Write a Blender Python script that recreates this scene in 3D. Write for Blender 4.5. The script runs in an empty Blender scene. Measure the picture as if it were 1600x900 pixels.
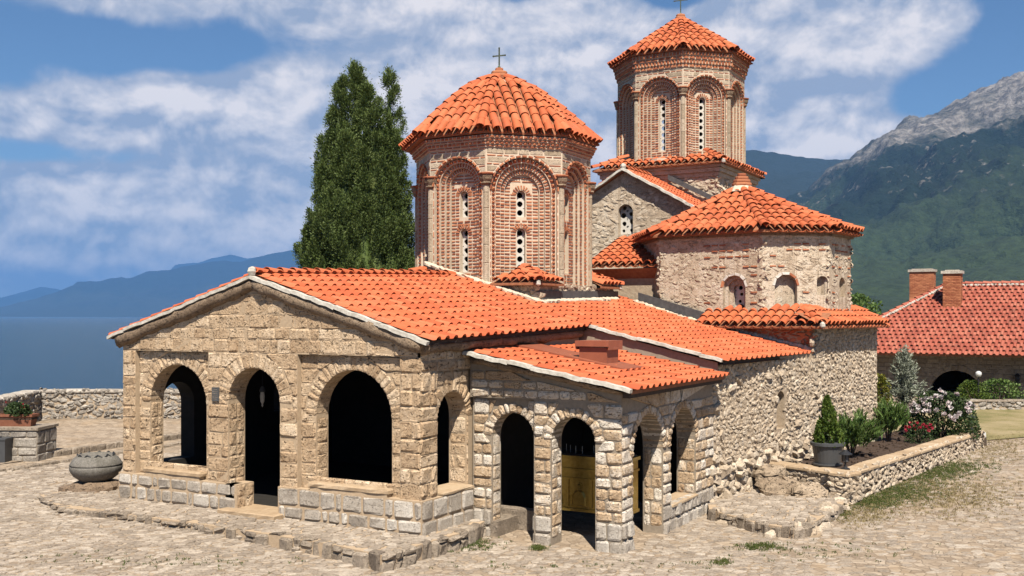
import bpy, math, random
import numpy as np
from mathutils import Vector, Matrix, noise as mn
R = random.Random(7)
NR = np.random.default_rng(11)
S = bpy.context.scene
COL = S.collection
rad = math.radians

# ------------------------------------------------------------------ camera
F, YH, TH, CH = 1630.0, 493.0, rad(29.75), 4.4
FW = np.array([-math.sin(TH), math.cos(TH), 0.0]); RT = np.array([math.cos(TH), math.sin(TH), 0.0]); UP = np.array([0, 0, 1.0])
CAM = np.array([11.4577, -16.5078, CH])
cd = bpy.data.cameras.new("camera"); cam = bpy.data.objects.new("camera", cd); COL.objects.link(cam)
cam.location = CAM; cam.rotation_euler = (math.pi/2, 0, TH)
cd.sensor_width = 36.0; cd.lens = 36.0*F/1600.0; cd.shift_y = (YH-450.0)/1600.0
cd.clip_start = 0.1; cd.clip_end = 200000.0
S.camera = cam
# ------------------------------------------------------------------ light
SUN = Vector((0.73, -1.0, 1.79)).normalized()
sl = bpy.data.lights.new("sun", 'SUN'); sl.energy = 5.0; sl.angle = rad(0.5); sl.color = (1.0, 0.93, 0.82)
so = bpy.data.objects.new("sun", sl); COL.objects.link(so); so.location = (0, 0, 60)
so.rotation_euler = SUN.to_track_quat('Z', 'Y').to_euler()
S.view_settings.view_transform = 'Standard'; S.view_settings.look = 'None'
S.view_settings.exposure = 1.0; S.view_settings.gamma = 1.0
S.cycles.max_bounces = 6; S.cycles.diffuse_bounces = 1; S.cycles.glossy_bounces = 2
S.cycles.transparent_max_bounces = 6; S.cycles.volume_bounces = 0
S.cycles.use_denoising = True

# ------------------------------------------------------------------ node helper
class NT:
    def __init__(s, tree): s.t = tree; s.N = tree.nodes; s.L = tree.links
    def n(s, typ, props=None, **ins):
        nd = s.N.new(typ)
        for k, v in (props or {}).items(): setattr(nd, k, v)
        for k, v in ins.items():
            key = int(k[1:]) if k[0] == 'i' and k[1:].isdigit() else k.replace('_', ' ')
            s.put(nd.inputs[key], v)
        return nd
    def put(s, sock, v):
        if hasattr(v, 'is_output') or isinstance(v, bpy.types.NodeSocket): s.L.new(v, sock)
        else:
            if isinstance(v, (tuple, list)) and len(v) == 3 and sock.type == 'RGBA': v = (*v, 1)
            sock.default_value = v
    def math(s, op, a, b=0.0, c=0.0, clamp=False):
        return s.n('ShaderNodeMath', {'operation': op, 'use_clamp': clamp}, i0=a, i1=b, i2=c).outputs[0]
    def vm(s, op, a, b=(0, 0, 0)):
        nd = s.n('ShaderNodeVectorMath', {'operation': op}, i0=a, i1=b)
        return nd.outputs['Value'] if op in ('DOT_PRODUCT', 'LENGTH') else nd.outputs[0]
    def ramp(s, fac, stops, interp='LINEAR'):
        nd = s.n('ShaderNodeValToRGB'); cr = nd.color_ramp; cr.interpolation = interp
        while len(cr.elements) < len(stops): cr.elements.new(0.5)
        for e, (p, c) in zip(cr.elements, stops):
            e.position = p; e.color = (*c, 1) if len(c) == 3 else c
        s.put(nd.inputs[0], fac); return nd.outputs[0]
    def mix(s, fac, a, b, blend='MIX'):
        nd = s.n('ShaderNodeMix', {'data_type': 'RGBA', 'blend_type': blend}); s.put(nd.inputs[0], fac); s.put(nd.inputs[6], a); s.put(nd.inputs[7], b); return nd.outputs[2]
    def noise(s, scale, detail=4, rough=.55, vec=None, dist=0.0):
        nd = s.n('ShaderNodeTexNoise', {'noise_dimensions': '3D'}, Scale=scale, Detail=detail, Roughness=rough, Distortion=dist)
        if vec is not None: s.put(nd.inputs['Vector'], vec)
        return nd.outputs['Fac']
    def mapr(s, v, a, b, c=0.0, d=1.0):
        return s.n('ShaderNodeMapRange', {'clamp': True}, Value=v, From_Min=a, From_Max=b, To_Min=c, To_Max=d).outputs[0]

def new_mat(name):
    m = bpy.data.materials.new(name); m.use_nodes = True; t = NT(m.node_tree); t.N.clear()
    out = t.n('ShaderNodeOutputMaterial'); b = t.n('ShaderNodeBsdfPrincipled'); t.L.new(b.outputs[0], out.inputs[0])
    b.inputs['Roughness'].default_value = .85
    if 'Specular IOR Level' in b.inputs: b.inputs['Specular IOR Level'].default_value = .25
    g = t.n('ShaderNodeNewGeometry')
    return m, t, b, g
def rnd_of(t, g):
    oi = t.n('ShaderNodeObjectInfo')
    return t.math('FRACT', t.math('ADD', g.outputs['Random Per Island'], oi.outputs['Random']))
def bump(t, b, h, strength=.5, dist=.02):
    bn = t.n('ShaderNodeBump', Strength=strength, Distance=dist, Height=h); t.L.new(bn.outputs[0], b.inputs['Normal'])

# ------------------------------------------------------------------ sky with clouds
w = bpy.data.worlds.new("World"); S.world = w; w.use_nodes = True
t = NT(w.node_tree); t.N.clear()
wo = t.n('ShaderNodeOutputWorld'); bg = t.n('ShaderNodeBackground')
t.L.new(bg.outputs[0], wo.inputs[0])
sky = t.n('ShaderNodeTexSky', {'sky_type': 'NISHITA', 'sun_disc': False, 'sun_elevation': math.asin(SUN.z), 'sun_rotation': math.atan2(SUN.x, SUN.y), 'altitude': 700.0, 'air_density': 1.0, 'dust_density': .6, 'ozone_density': 1.6})
tc = t.n('ShaderNodeTexCoord'); d = t.vm('NORMALIZE', tc.outputs['Generated'])
az = t.math('ARCTAN2', t.vm('DOT_PRODUCT', d, tuple(RT)), t.vm('DOT_PRODUCT', d, tuple(FW)))
sx = t.n('ShaderNodeSeparateXYZ', i0=d); el = t.math('ARCSINE', sx.outputs[2])
def blob(px, py, wx, wy, amp, tilt=0.0):
    a0, e0 = (px-800)/F, (YH-py)/F
    da = t.math('SUBTRACT', az, a0); de = t.math('SUBTRACT', t.math('SUBTRACT', el, e0), t.math('MULTIPLY', da, tilt))
    q = t.math('ADD', t.math('POWER', t.math('ABSOLUTE', t.math('DIVIDE', da, wx/F)), 2.0), t.math('POWER', t.math('ABSOLUTE', t.math('DIVIDE', de, wy/F)), 2.0))
    return t.math('MULTIPLY', t.math('EXPONENT', t.math('MULTIPLY', q, -1.0)), amp)
cv = t.n('ShaderNodeCombineXYZ', X=t.math('MULTIPLY', az, 4.6), Y=t.math('MULTIPLY', el, 8.2), Z=5.2).outputs[0]
n1 = t.noise(1.25, 4, .5, cv, .10)
ci = t.n('ShaderNodeCombineXYZ', X=t.math('MULTIPLY', az, 5.4), Y=t.math('MULTIPLY', el, 6.4), Z=1.3).outputs[0]
iso = t.noise(2.6, 10, .60, ci, .25); ci2 = t.vm('ADD', ci, (0.04, -0.08, 0.0)); iso2 = t.noise(2.6, 10, .60, ci2, .25)
cv2 = t.vm('ADD', cv, (0.05, -0.11, 0.0)); n2 = t.noise(1.25, 4, .5, cv2, .10)
n1 = t.math('ADD', t.math('MULTIPLY', n1, .62), t.math('MULTIPLY', iso, .38)); n2 = t.math('ADD', t.math('MULTIPLY', n2, .62), t.math('MULTIPLY', iso2, .38))
blobs = [blob(800, 120, 1150, 620, .13), blob(230, 400, 560, 70, .36), blob(300, 190, 330, 55, .34, .12), blob(420, 175, 130, 50, .16), blob(430, 300, 280, 60, .32, .05), blob(60, 320, 120, 34, .32), blob(300, 20, 460, 50, .24),
         blob(740, 190, 150, 140, .22), blob(960, 170, 110, 90, .32, .3), blob(1300, 70, 260, 70, .34, .1), blob(1000, 40, 300, 60, .15), blob(1260, 228, 190, 26, .42), blob(1250, 130, 260, 60, .2), blob(560, 330, 260, 60, .16),
         blob(1560, 60, 130, 160, -.35), blob(1430, 190, 90, 60, -.22), blob(130, 105, 240, 40, -.22), blob(620, 120, 300, 60, -.06), blob(150, 262, 300, 22, -.18), blob(1050, 20, 60, 30, -.3), blob(800, 5, 80, 20, -.25)]
tot = blobs[0]
for q in blobs[1:]: tot = t.math('ADD', tot, q)
dens = t.math('ADD', n1, t.math('MULTIPLY', tot, 1.15))
fade = t.mapr(el, -.02, .03, .75, 1.0)
cov = t.math('MULTIPLY', t.n('ShaderNodeMapRange', {'interpolation_type': 'SMOOTHSTEP'}, Value=dens, From_Min=.59, From_Max=.745).outputs[0], fade)
lit = t.mapr(t.math('SUBTRACT', n1, n2), -.055, .055)
ccol = t.mix(t.math('MULTIPLY', lit, t.mapr(dens, .56, .88)), (3.7, 4.5, 6.0), (9.8, 9.3, 9.3))
skyc = t.mix(1.0, sky.outputs[0], (.68, .85, 1.0), 'MULTIPLY')
final = t.mix(t.math('MULTIPLY', cov, .92), skyc, ccol)
t.L.new(final, bg.inputs[0]); bg.inputs[1].default_value = 0.05

# ------------------------------------------------------------------ materials
AK = .68   # all albedos sit at the real-world level; the exposure does the rest
def ak(c): return tuple(x*AK for x in c)
def stone_mat(name, cols, pit=.5, pit_scale=16.0, grain=30.0, bmp=.6, dist=.025, stain=None, rw=.36):
    """cols: three albedos dark/mid/light; every stone takes its own tint; open pits are darker in colour and sunk by the bump"""
    cols = [ak(c) for c in cols]; m, t, b, g = new_mat(name); r = rnd_of(t, g); P = g.outputs['Position']
    n1 = t.noise(grain, 5, .65, P); n2 = t.noise(3.0, 3, .5, P)
    n0 = t.noise(grain*.32, 4, .6, P); f = t.math('ADD', t.math('ADD', t.math('MULTIPLY', r, rw), t.math('MULTIPLY', t.mapr(n0, .32, .68), .18)), t.math('ADD', t.math('MULTIPLY', t.mapr(n1, .28, .72), .30), t.math('MULTIPLY', t.mapr(n2, .3, .7), .16)))
    c = t.ramp(f, [(.18, cols[0]), (.5, cols[1]), (.8, cols[2])])
    p = t.noise(pit_scale, 4, .6, t.vm('MULTIPLY', P, (1, 1, 1.7)), 1.2); p2 = t.noise(pit_scale*2.6, 3, .6, t.vm('MULTIPLY', P, (1, 1, 1.4)), .6)
    hole = t.math('MAXIMUM', t.mapr(p, .585, .66), t.math('MULTIPLY', t.mapr(p2, .62, .70), .8))
    c = t.mix(t.math('MULTIPLY', hole, pit), c, tuple(x*.25 for x in cols[0]))
    if stain:
        s_ = t.mapr(t.noise(1.1, 4, .6, P), .52, .68); c = t.mix(t.math('MULTIPLY', s_, stain[1]), c, ak(stain[0]))
    t.put(b.inputs['Base Color'], c)
    h = t.math('SUBTRACT', t.math('MULTIPLY', n1, .6), t.math('MULTIPLY', hole, .9 if pit else 0))
    bump(t, b, h, bmp, dist); return m
def plain_mat(name, c, c2=None, rough=.8, scale=8.0, metallic=0.0, bmp=.2, dist=.01, spec=.25, rnd=.5):
    m, t, b, g = new_mat(name); r = rnd_of(t, g)
    c2 = c2 or tuple(x*.7 for x in c); c, c2 = ak(c), ak(c2)
    n1 = t.noise(scale, 5, .6, g.outputs['Position'])
    f = t.math('ADD', t.math('MULTIPLY', n1, 1-rnd*.6), t.math('MULTIPLY', r, rnd*.6))
    t.put(b.inputs['Base Color'], t.ramp(f, [(.3, c2), (.7, c)])); b.inputs['Roughness'].default_value = rough
    b.inputs['Metallic'].default_value = metallic
    if 'Specular IOR Level' in b.inputs: b.inputs['Specular IOR Level'].default_value = spec
    if bmp: bump(t, b, n1, bmp, dist)
    return m
def tile_mat(name, a, b_, c_, dirt=(.25, .2, .15), dirt_amt=.35):
    a, b_, c_, dirt = ak(a), ak(b_), ak(c_), ak(dirt); m, t, b, g = new_mat(name); r = rnd_of(t, g); P = g.outputs['Position']
    n1 = t.noise(9, 4, .6, P); n2 = t.noise(45, 3, .6, P)
    f = t.math('ADD', t.math('MULTIPLY', r, .7), t.math('MULTIPLY', n1, .5))
    c = t.ramp(t.math('MULTIPLY', f, .83), [(.15, a), (.5, b_), (.85, c_)])
    s_ = t.mapr(t.noise(2.2, 5, .65, P), .55, .75); c = t.mix(t.math('MULTIPLY', s_, dirt_amt), c, dirt)
    sp = t.mapr(t.noise(60, 2, .5, P), .70, .76); c = t.mix(t.math('MULTIPLY', sp, .5), c, ak((.6, .5, .4)))
    t.put(b.inputs['Base Color'], c); b.inputs['Roughness'].default_value = .75
    bump(t, b, n2, .25, .006); return m
def leaf_mat(name, a, b_, c_, rough=.6, trans=.25):
    a, b_, c_ = ak(a), ak(b_), ak(c_); m, t, b, g = new_mat(name); r = rnd_of(t, g)
    n1 = t.noise(1.6, 4, .6, g.outputs['Position'])
    f = t.math('ADD', t.math('MULTIPLY', r, .55), t.math('MULTIPLY', n1, .5))
    c = t.ramp(f, [(.2, a), (.5, b_), (.8, c_)])
    t.put(b.inputs['Base Color'], c); b.inputs['Roughness'].default_value = rough
    tr = t.n('ShaderNodeBsdfTranslucent'); t.put(tr.inputs[0], c)
    mx = t.n('ShaderNodeMixShader', i0=trans); t.L.new(b.outputs[0], mx.inputs[1]); t.L.new(tr.outputs[0], mx.inputs[2])
    out = [x for x in t.N if x.type == 'OUTPUT_MATERIAL'][0]; t.L.new(mx.outputs[0], out.inputs[0]); return m

M = {}
M['trav'] = stone_mat('travertine', [(.45, .295, .17), (.68, .49, .31), (.86, .675, .475)], .95, 12.0, 24.0, 1.0, .045)
M['trav_porch'] = stone_mat('porch_stone', [(.42, .275, .16), (.67, .49, .315), (.88, .78, .65)], .85, 16.0, 26.0, 1.0, .035, rw=.55)
M['lime'] = stone_mat('limestone', [(.34, .285, .225), (.53, .46, .38), (.73, .665, .575)], .35, 18.0, 30.0, .8, .03)
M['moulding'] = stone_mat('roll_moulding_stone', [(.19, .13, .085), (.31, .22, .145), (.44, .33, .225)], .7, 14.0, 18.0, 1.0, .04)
M['mortar_tan'] = plain_mat('tan_mortar', (.60, .45, .30), (.46, .335, .215), .9, 14, bmp=.5, dist=.015, rnd=.1)
M['mortar_grey'] = plain_mat('grey_mortar', (.40, .33, .25), (.29, .235, .175), .9, 14, bmp=.4, rnd=.1)
M['rubble'] = stone_mat('rubble_stone', [(.42, .32, .22), (.60, .48, .35), (.75, .645, .51)], .4, 20.0, 22.0, .7, .02)
M['rubble_grey'] = stone_mat('grey_rubble_stone', [(.22, .19, .16), (.42, .37, .31), (.66, .60, .52)], .25, 20.0, 22.0, .9, .03)
M['rubble_mortar'] = plain_mat('rubble_mortar', (.56, .44, .31), (.40, .30, .205), .95, 10, bmp=.7, dist=.03, rnd=.1)
M['chapel'] = stone_mat('chapel_plaster_rubble', [(.40, .30, .205), (.64, .51, .37), (.82, .71, .56)], .45, 11.0, 20.0, .8, .03)
M['brick'] = plain_mat('red_brick', (.58, .235, .115), (.38, .125, .062), .85, 22, bmp=.4, rnd=1.0)
M['joint'] = plain_mat('pink_lime_joint', (.80, .67, .51), (.64, .50, .36), .9, 12, bmp=.4, rnd=.1)
M['drumstone'] = stone_mat('drum_tufa', [(.34, .26, .17), (.53, .425, .30), (.68, .56, .42)], .6, 22.0, 34.0, .7, .015)
M['tile'] = tile_mat('roof_tile_clay', (.53, .112, .042), (.64, .148, .055), (.70, .205, .09), dirt_amt=.24)
M['barrel'] = tile_mat('barrel_tile_clay', (.50, .118, .046), (.62, .155, .057), (.67, .20, .085), dirt_amt=.26)
M['oldtile'] = tile_mat('weathered_tile_clay', (.30, .075, .048), (.42, .112, .070), (.50, .17, .11), dirt=(.2, .16, .11), dirt_amt=.4)
M['pan'] = plain_mat('tile_bed', (.46, .20, .10), (.30, .11, .055), .9, 9, rnd=.1, bmp=.6)
M['white'] = plain_mat('white_lime_mortar', (.76, .71, .62), (.40, .36, .30), .9, 7, bmp=.9, dist=.03, rnd=.1)
M['plaster'] = plain_mat('white_gypsum', (.80, .76, .68), (.68, .63, .55), .8, 14, rnd=.1)
M['lead'] = plain_mat('grey_flashing', (.13, .13, .13), (.07, .072, .075), .6, 9, bmp=.1, rnd=.1)
M['wood'] = plain_mat('dark_eave_wood', (.10, .07, .05), (.05, .035, .025), .8, 12, rnd=.2)
M['inner_shade'] = plain_mat('inner_shade_dark', (.035, .03, .025), (.02, .018, .015), .9, 5, rnd=.1)  # near-black: the shade of the interiors is put into this colour
M['bronze'] = plain_mat('verdigris_bronze', (.17, .21, .15), (.08, .09, .06), .55, 20, metallic=.4, rnd=.1)
M['gold'] = plain_mat('gilded_metal', (.62, .44, .12), (.40, .27, .06), .35, 14, metallic=.8, bmp=.3, rnd=.1)
M['iron'] = plain_mat('black_iron', (.035, .035, .037), (.02, .02, .022), .5, 20, rnd=.1)
M['brownmetal'] = plain_mat('brown_sheet_metal', (.40, .13, .07), (.31, .095, .05), .45, 5, bmp=.05, rnd=.1, spec=.4)
M['terracotta'] = plain_mat('terracotta', (.32, .13, .075), (.24, .09, .05), .7, 10, rnd=.1)
M['plastic'] = plain_mat('grey_plastic', (.085, .087, .09), (.07, .072, .075), .5, 6, bmp=.05, rnd=.1, spec=.4)
M['urn'] = stone_mat('urn_stone', [(.09, .08, .065), (.17, .155, .13), (.34, .31, .275)], .3, 30.0, 60.0, .6, .012)
M['cobble'] = stone_mat('cobble_stone', [(.25, .20, .152), (.42, .342, .265), (.62, .525, .42)], .15, 20.0, 24.0, .8, .015, ((.25, .20, .15), .5))
M['kerb'] = stone_mat('kerb_stone', [(.17, .135, .105), (.32, .255, .19), (.52, .43, .335)], .4, 16.0, 26.0, .9, .03)
M['slab'] = stone_mat('threshold_slab', [(.38, .26, .155), (.50, .36, .225), (.60, .46, .31)], .1, 20.0, 12.0, .4, .012)
M['boulder'] = stone_mat('boulder_stone', [(.25, .18, .12), (.42, .32, .22), (.58, .46, .34)], .6, 7.0, 9.0, 1.0, .05)
M['bark'] = plain_mat('bark', (.14, .10, .07), (.07, .05, .035), .95, 20, bmp=.8, rnd=.1)
M['cypress'] = leaf_mat('cypress_leaf', (.042, .068, .016), (.105, .155, .036), (.20, .25, .072), trans=.15)
M['thuja'] = leaf_mat('thuja_leaf', (.045, .085, .012), (.095, .155, .02), (.16, .21, .035))
M['oleander'] = leaf_mat('oleander_leaf', (.05, .105, .02), (.11, .19, .04), (.22, .30, .09))
M['olive'] = leaf_mat('olive_leaf', (.17, .20, .13), (.33, .36, .26), (.52, .54, .43))
M['goldbush'] = leaf_mat('gold_bush_leaf', (.06, .085, .01), (.15, .17, .02), (.28, .24, .04))
M['roseleaf'] = leaf_mat('rose_leaf', (.022, .045, .013), (.05, .085, .025), (.09, .13, .045))
M['petalw'] = leaf_mat('white_petal', (.72, .50, .50), (.80, .70, .68), (.82, .78, .75))
M['petalr'] = leaf_mat('red_petal', (.50, .02, .05), (.60, .04, .08), (.65, .10, .14))
M['grass'] = leaf_mat('grass_blade', (.05, .08, .015), (.09, .13, .025), (.17, .17, .05))
M['drygrass'] = leaf_mat('dry_grass_blade', (.26, .20, .09), (.36, .28, .13), (.42, .34, .18))
M['soil'] = plain_mat('garden_soil', (.10, .065, .045), (.05, .033, .024), .95, 14, bmp=1, dist=.04, rnd=.1)
M['cloth'] = plain_mat('magenta_cloth', (.55, .03, .13), (.4, .02, .09), .8, 6, rnd=.1)
M['glass'] = plain_mat('lamp_glass', (.75, .75, .72), (.7, .7, .68), .15, 4, bmp=0, rnd=.1, spec=.6)
M['oldwall'] = stone_mat('konak_wall_stone', [(.19, .16, .125), (.30, .255, .20), (.40, .35, .28)], .2, 8.0, 8.0, .6, .03)

# ------------------------------------------------------------------ mesh helpers
class MB:
    def __init__(s): s.v = []; s.f = []
    def add(s, vs, fs):
        o = len(s.v); s.v.extend(vs); s.f.extend([tuple(i+o for i in f) for f in fs])
    def quad(s, a, b, c, d): s.add([a, b, c, d], [(0, 1, 2, 3)])
    def box(s, x0, x1, y0, y1, z0, z1, M4=None):
        vs = [(x, y, z) for z in (z0, z1) for y in (y0, y1) for x in (x0, x1)]
        if M4 is not None: vs = [tuple(M4 @ Vector(q)) for q in vs]
        s.add(vs, [(0, 2, 3, 1), (4, 5, 7, 6), (0, 1, 5, 4), (2, 6, 7, 3), (0, 4, 6, 2), (1, 3, 7, 5)])
    def prism(s, poly, f0, f1):
        """poly: list of 2d points; f0/f1 map a 2d point to the lower / upper 3d point"""
        n = len(poly); vs = [f0(*p) for p in poly] + [f1(*p) for p in poly]
        s.add(vs, [tuple(range(n))[::-1], tuple(range(n, 2*n))] + [(i, (i+1) % n, n+(i+1) % n, n+i) for i in range(n)])
    def lathe(s, prof, n=16, o=(0, 0, 0), wob=0.0, cap=True):
        vs = []; m = len(prof)
        for i in range(n):
            a = 2*math.pi*i/n
            for (r, z) in prof:
                k = 1+wob*(mn.noise(Vector((math.cos(a)*2, math.sin(a)*2, z*3)))) if wob else 1
                vs.append((o[0]+r*k*math.cos(a), o[1]+r*k*math.sin(a), o[2]+z))
        fs = [(i*m+j, ((i+1) % n)*m+j, ((i+1) % n)*m+j+1, i*m+j+1) for i in range(n) for j in range(m-1)]
        if cap:
            fs.append(tuple(i*m for i in range(n))[::-1]); fs.append(tuple(i*m+m-1 for i in range(n)))
        s.add(vs, fs)
    def tube(s, pts, radii, n=8, noise=0.0, seed=0.0):
        pts = [Vector(p) for p in pts]; vs = []; m = len(pts)
        if not isinstance(radii, (list, tuple)): radii = [radii]*m
        for i, p in enumerate(pts):
            a = pts[max(i-1, 0)]; b = pts[min(i+1, m-1)]; dr = (b-a).normalized()
            side = dr.cross(Vector((0, 0, 1)) if abs(dr.z) < .95 else Vector((1, 0, 0))).normalized(); upv = side.cross(dr)
            for k in range(n):
                an = 2*math.pi*k/n; q = side*math.cos(an)+upv*math.sin(an)
                r = radii[i]*(1+(noise*mn.noise(p*3.1+q*1.3+Vector((seed, 0, 0))) if noise else 0))
                vs.append(tuple(p+q*r))
        fs = [(i*n+k, i*n+(k+1) % n, (i+1)*n+(k+1) % n, (i+1)*n+k) for i in range(m-1) for k in range(n)]
        fs += [tuple(range(n))[::-1], tuple((m-1)*n+k for k in range(n))]; s.add(vs, fs)
    def build(s, name, mat, parent=None, smooth=False, kind=None):
        me = bpy.data.meshes.new(name); me.from_pydata(s.v, [], s.f); me.update()
        return link(name, me, mat, parent, smooth, kind)
def link(name, me, mat, parent=None, smooth=False, kind=None):
    if mat is not None and not me.materials: me.materials.append(M[mat] if isinstance(mat, str) else mat)
    if smooth: me.polygons.foreach_set('use_smooth', [True]*len(me.polygons))
    o = bpy.data.objects.new(name, me); COL.objects.link(o)
    if parent is not None: o.parent = parent
    if kind: o['kind'] = kind
    return o
def np_mesh(name, V, Q):
    """fast mesh of n-gons of one size: V (n,3), Q (m,k)"""
    me = bpy.data.meshes.new(name); V = np.asarray(V, np.float32); Q = np.asarray(Q, np.int32); k = Q.shape[1]
    me.vertices.add(len(V)); me.vertices.foreach_set('co', V.ravel())
    me.loops.add(Q.size); me.loops.foreach_set('vertex_index', Q.ravel())
    me.polygons.add(len(Q)); me.polygons.foreach_set('loop_start', np.arange(0, Q.size, k, dtype=np.int32))
    me.update(calc_edges=True); me.validate(); return me
def tag(o, label=None, cat=None, group=None, kind=None):
    if label: o['label'] = label
    if cat: o['category'] = cat
    if group: o['group'] = group
    if kind: o['kind'] = kind
    return o
def thing(name, label, cat, loc=(0, 0, 0), rz=0.0, group=None):
    o = bpy.data.objects.new(name, None); COL.objects.link(o); o.location = loc; o.rotation_euler = (0, 0, rz); o.empty_display_size = .3
    return tag(o, label, cat, group)
def copy_tree(o, parent=None):
    c = o.copy(); COL.objects.link(c); c.parent = parent
    for ch in o.children: copy_tree(ch, c)
    return c
class Fr:
    """a flat frame: u along the wall, v up, n outward"""
    def __init__(s, o, u, v, n): s.o = np.array(o, float); s.u = np.array(u, float); s.v = np.array(v, float); s.n = np.array(n, float)
    def __call__(s, a, b, c=0.0): return tuple(s.o+s.u*a+s.v*b+s.n*c)
def at_d(x, y, d): return CAM+(FW+RT*(x-800)/F+UP*(YH-y)/F)*d
def at_z(x, y, z): return at_d(x, y, (z-CH)*F/(YH-y))
def depth(p): return float((np.array(p)-CAM)@FW)
def gz(x, y):
    dd = (x-CAM[0])*FW[0]+(y-CAM[1])*FW[1]
    ll = (x-CAM[0])*RT[0]+(y-CAM[1])*RT[1]; k = min(max((dd-24.0)/26.0, 0), 1)
    bl = min(max((ll+4.5)/3.5, 0), 1)   # 0 on the lake side, 1 beside and behind the church
    left = -.15+.2*min(max((1.2-x)/8.0, 0), 1)**.8+.33*min(max((dd-35)/4.5, 0), 1)
    return left*(1-bl)+(-.15+.2*min(max((1.2-x)/8.0, 0), 1)**.8*(1-k)+.65*k)*bl

# -- openings and walls
class Op:
    def __init__(s, c, r, spring, sill): s.c, s.r, s.sp, s.sill = c, r, spring, sill
    def top(s, u): return s.sp+math.sqrt(max(s.r**2-(u-s.c)**2, 0))
def arch_wall(mb, fr, u0, u1, base, top, ops, n0, n1, back=True, ends=True, seg=16):
    """wall from n0 (front) to n1 (back) with arched openings cut through"""
    us = {u0, u1}
    for o in ops:
        for k in range(seg+1): us.add(round(o.c-o.r*math.cos(math.pi*k/seg), 5))
    k = max(2, int((u1-u0)/.6))
    for i in range(1, k): us.add(u0+(u1-u0)*i/k)
    us = sorted(x for x in us if u0-1e-6 <= x <= u1+1e-6)
    for a, b in zip(us[:-1], us[1:]):
        if b-a < 1e-5: continue
        mid = (a+b)/2; op = next((o for o in ops if o.c-o.r < mid < o.c+o.r), None)
        sp = []
        if op is None: sp.append((base, base, top(a), top(b)))
        else:
            if op.sill > base: sp.append((base, base, op.sill, op.sill)); mb.quad(fr(a, op.sill, n0), fr(b, op.sill, n0), fr(b, op.sill, n1), fr(a, op.sill, n1))
            ta, tb = op.top(a), op.top(b); sp.append((ta, tb, top(a), top(b)))
            mb.quad(fr(a, ta, n0), fr(a, ta, n1), fr(b, tb, n1), fr(b, tb, n0))
        for (la, lb, ha, hb) in sp:
            mb.quad(fr(a, la, n0), fr(b, lb, n0), fr(b, hb, n0), fr(a, ha, n0))
            if back: mb.quad(fr(a, la, n1), fr(a, ha, n1), fr(b, hb, n1), fr(b, lb, n1))
    for o in ops:
        for sgn in (-1, 1):
            e = o.c+sgn*o.r
            if u0-1e-6 <= e <= u1+1e-6: mb.quad(fr(e, o.sill, n0), fr(e, o.sp, n0), fr(e, o.sp, n1), fr(e, o.sill, n1))
    if ends:
        for e in (u0, u1): mb.quad(fr(e, base, n0), fr(e, top(e), n0), fr(e, top(e), n1), fr(e, base, n1))
def stone_geo(P, fr, proud, nb, gap=.012, rough=.012, rng=R):
    """one hewn stone: P(s,t) maps the unit square to (u,v); 16 front points uneven, edges rounded"""
    (ua, va), (ub, vb) = P(0, 0), P(1, 1); (uc, vc), (ud, vd) = P(1, 0), P(0, 1)
    wu = max((math.hypot(uc-ua, vc-va)+math.hypot(ub-ud, vb-vd))/2, .02); hv = max((math.hypot(ud-ua, vd-va)+math.hypot(ub-uc, vb-vc))/2, .02)
    gs, gt = min(gap/wu, .3), min(gap/hv, .3); es, et = min(.045/wu, .28), min(.035/hv, .28)
    S4 = [gs, gs+es, 1-gs-es, 1-gs]; T4 = [gt, gt+et, 1-gt-et, 1-gt]; vs = []
    j = lambda a: rng.uniform(-a, a)
    for iy, tt in enumerate(T4):
        for ix, ss in enumerate(S4):
            edge = ix in (0, 3) or iy in (0, 3); corner = ix in (0, 3) and iy in (0, 3)
            s_, t_ = ss, tt
            if corner:
                s_ += (es*.45 if ix == 0 else -es*.45); t_ += (et*.45 if iy == 0 else -et*.45)
            u, v = P(s_+j(.35*gs+.012), t_+j(.35*gt+.012))
            vs.append(fr(u, v, proud*(.35 if edge else 1.0)+j(rough)*(.5 if edge else 1)))
    ring = [0, 1, 2, 3, 7, 11, 15, 14, 13, 12, 8, 4]
    for i in ring: 
        iy, ix = divmod(i, 4); u, v = P(S4[ix], T4[iy]); vs.append(fr(u, v, nb))
    fs = [(r*4+c, r*4+c+1, r*4+c+5, r*4+c+4) for r in range(3) for c in range(3)]
    fs += [(16+k, 16+(k+1) % 12, ring[(k+1) % 12], ring[k]) for k in range(12)]
    return vs, fs
def brick_geo(P, fr, proud, nb, gap=.008, rng=R):
    (ua, va), (uc, vc) = P(0, 0), P(1, 0); (ud, vd) = P(0, 1)
    gs, gt = min(gap/max(math.hypot(uc-ua, vc-va), .02), .3), min(gap/max(math.hypot(ud-ua, vd-va), .02), .3)
    vs = []; j = lambda a: rng.uniform(-a, a)
    for (s_, t_) in ((gs, gt), (1-gs, gt), (1-gs, 1-gt), (gs, 1-gt)):
        u, v = P(s_+j(.03), t_+j(.05)); vs.append(fr(u, v, nb))
    for (s_, t_) in ((gs, gt), (1-gs, gt), (1-gs, 1-gt), (gs, 1-gt)):
        u, v = P(.5+(s_-.5)*.9+j(.03), .5+(t_-.5)*.82+j(.05)); vs.append(fr(u, v, proud+j(.006)))
    return vs, [(4, 5, 6, 7), (0, 1, 5, 4), (1, 2, 6, 5), (2, 3, 7, 6), (3, 0, 4, 7)]
def rectP(a, b, c, d2):  # bilinear from corners (bl, br, tr, tl)
    return lambda s, t: tuple((a[k]*(1-s)+b[k]*s)*(1-t)+(d2[k]*(1-s)+c[k]*s)*t for k in (0, 1))
def polarP(c, sp, r0, r1, a0, a1):
    return lambda s, t: (c+(r0+(r1-r0)*t)*math.cos(a0+(a1-a0)*s), sp+(r0+(r1-r0)*t)*math.sin(a0+(a1-a0)*s))
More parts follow.
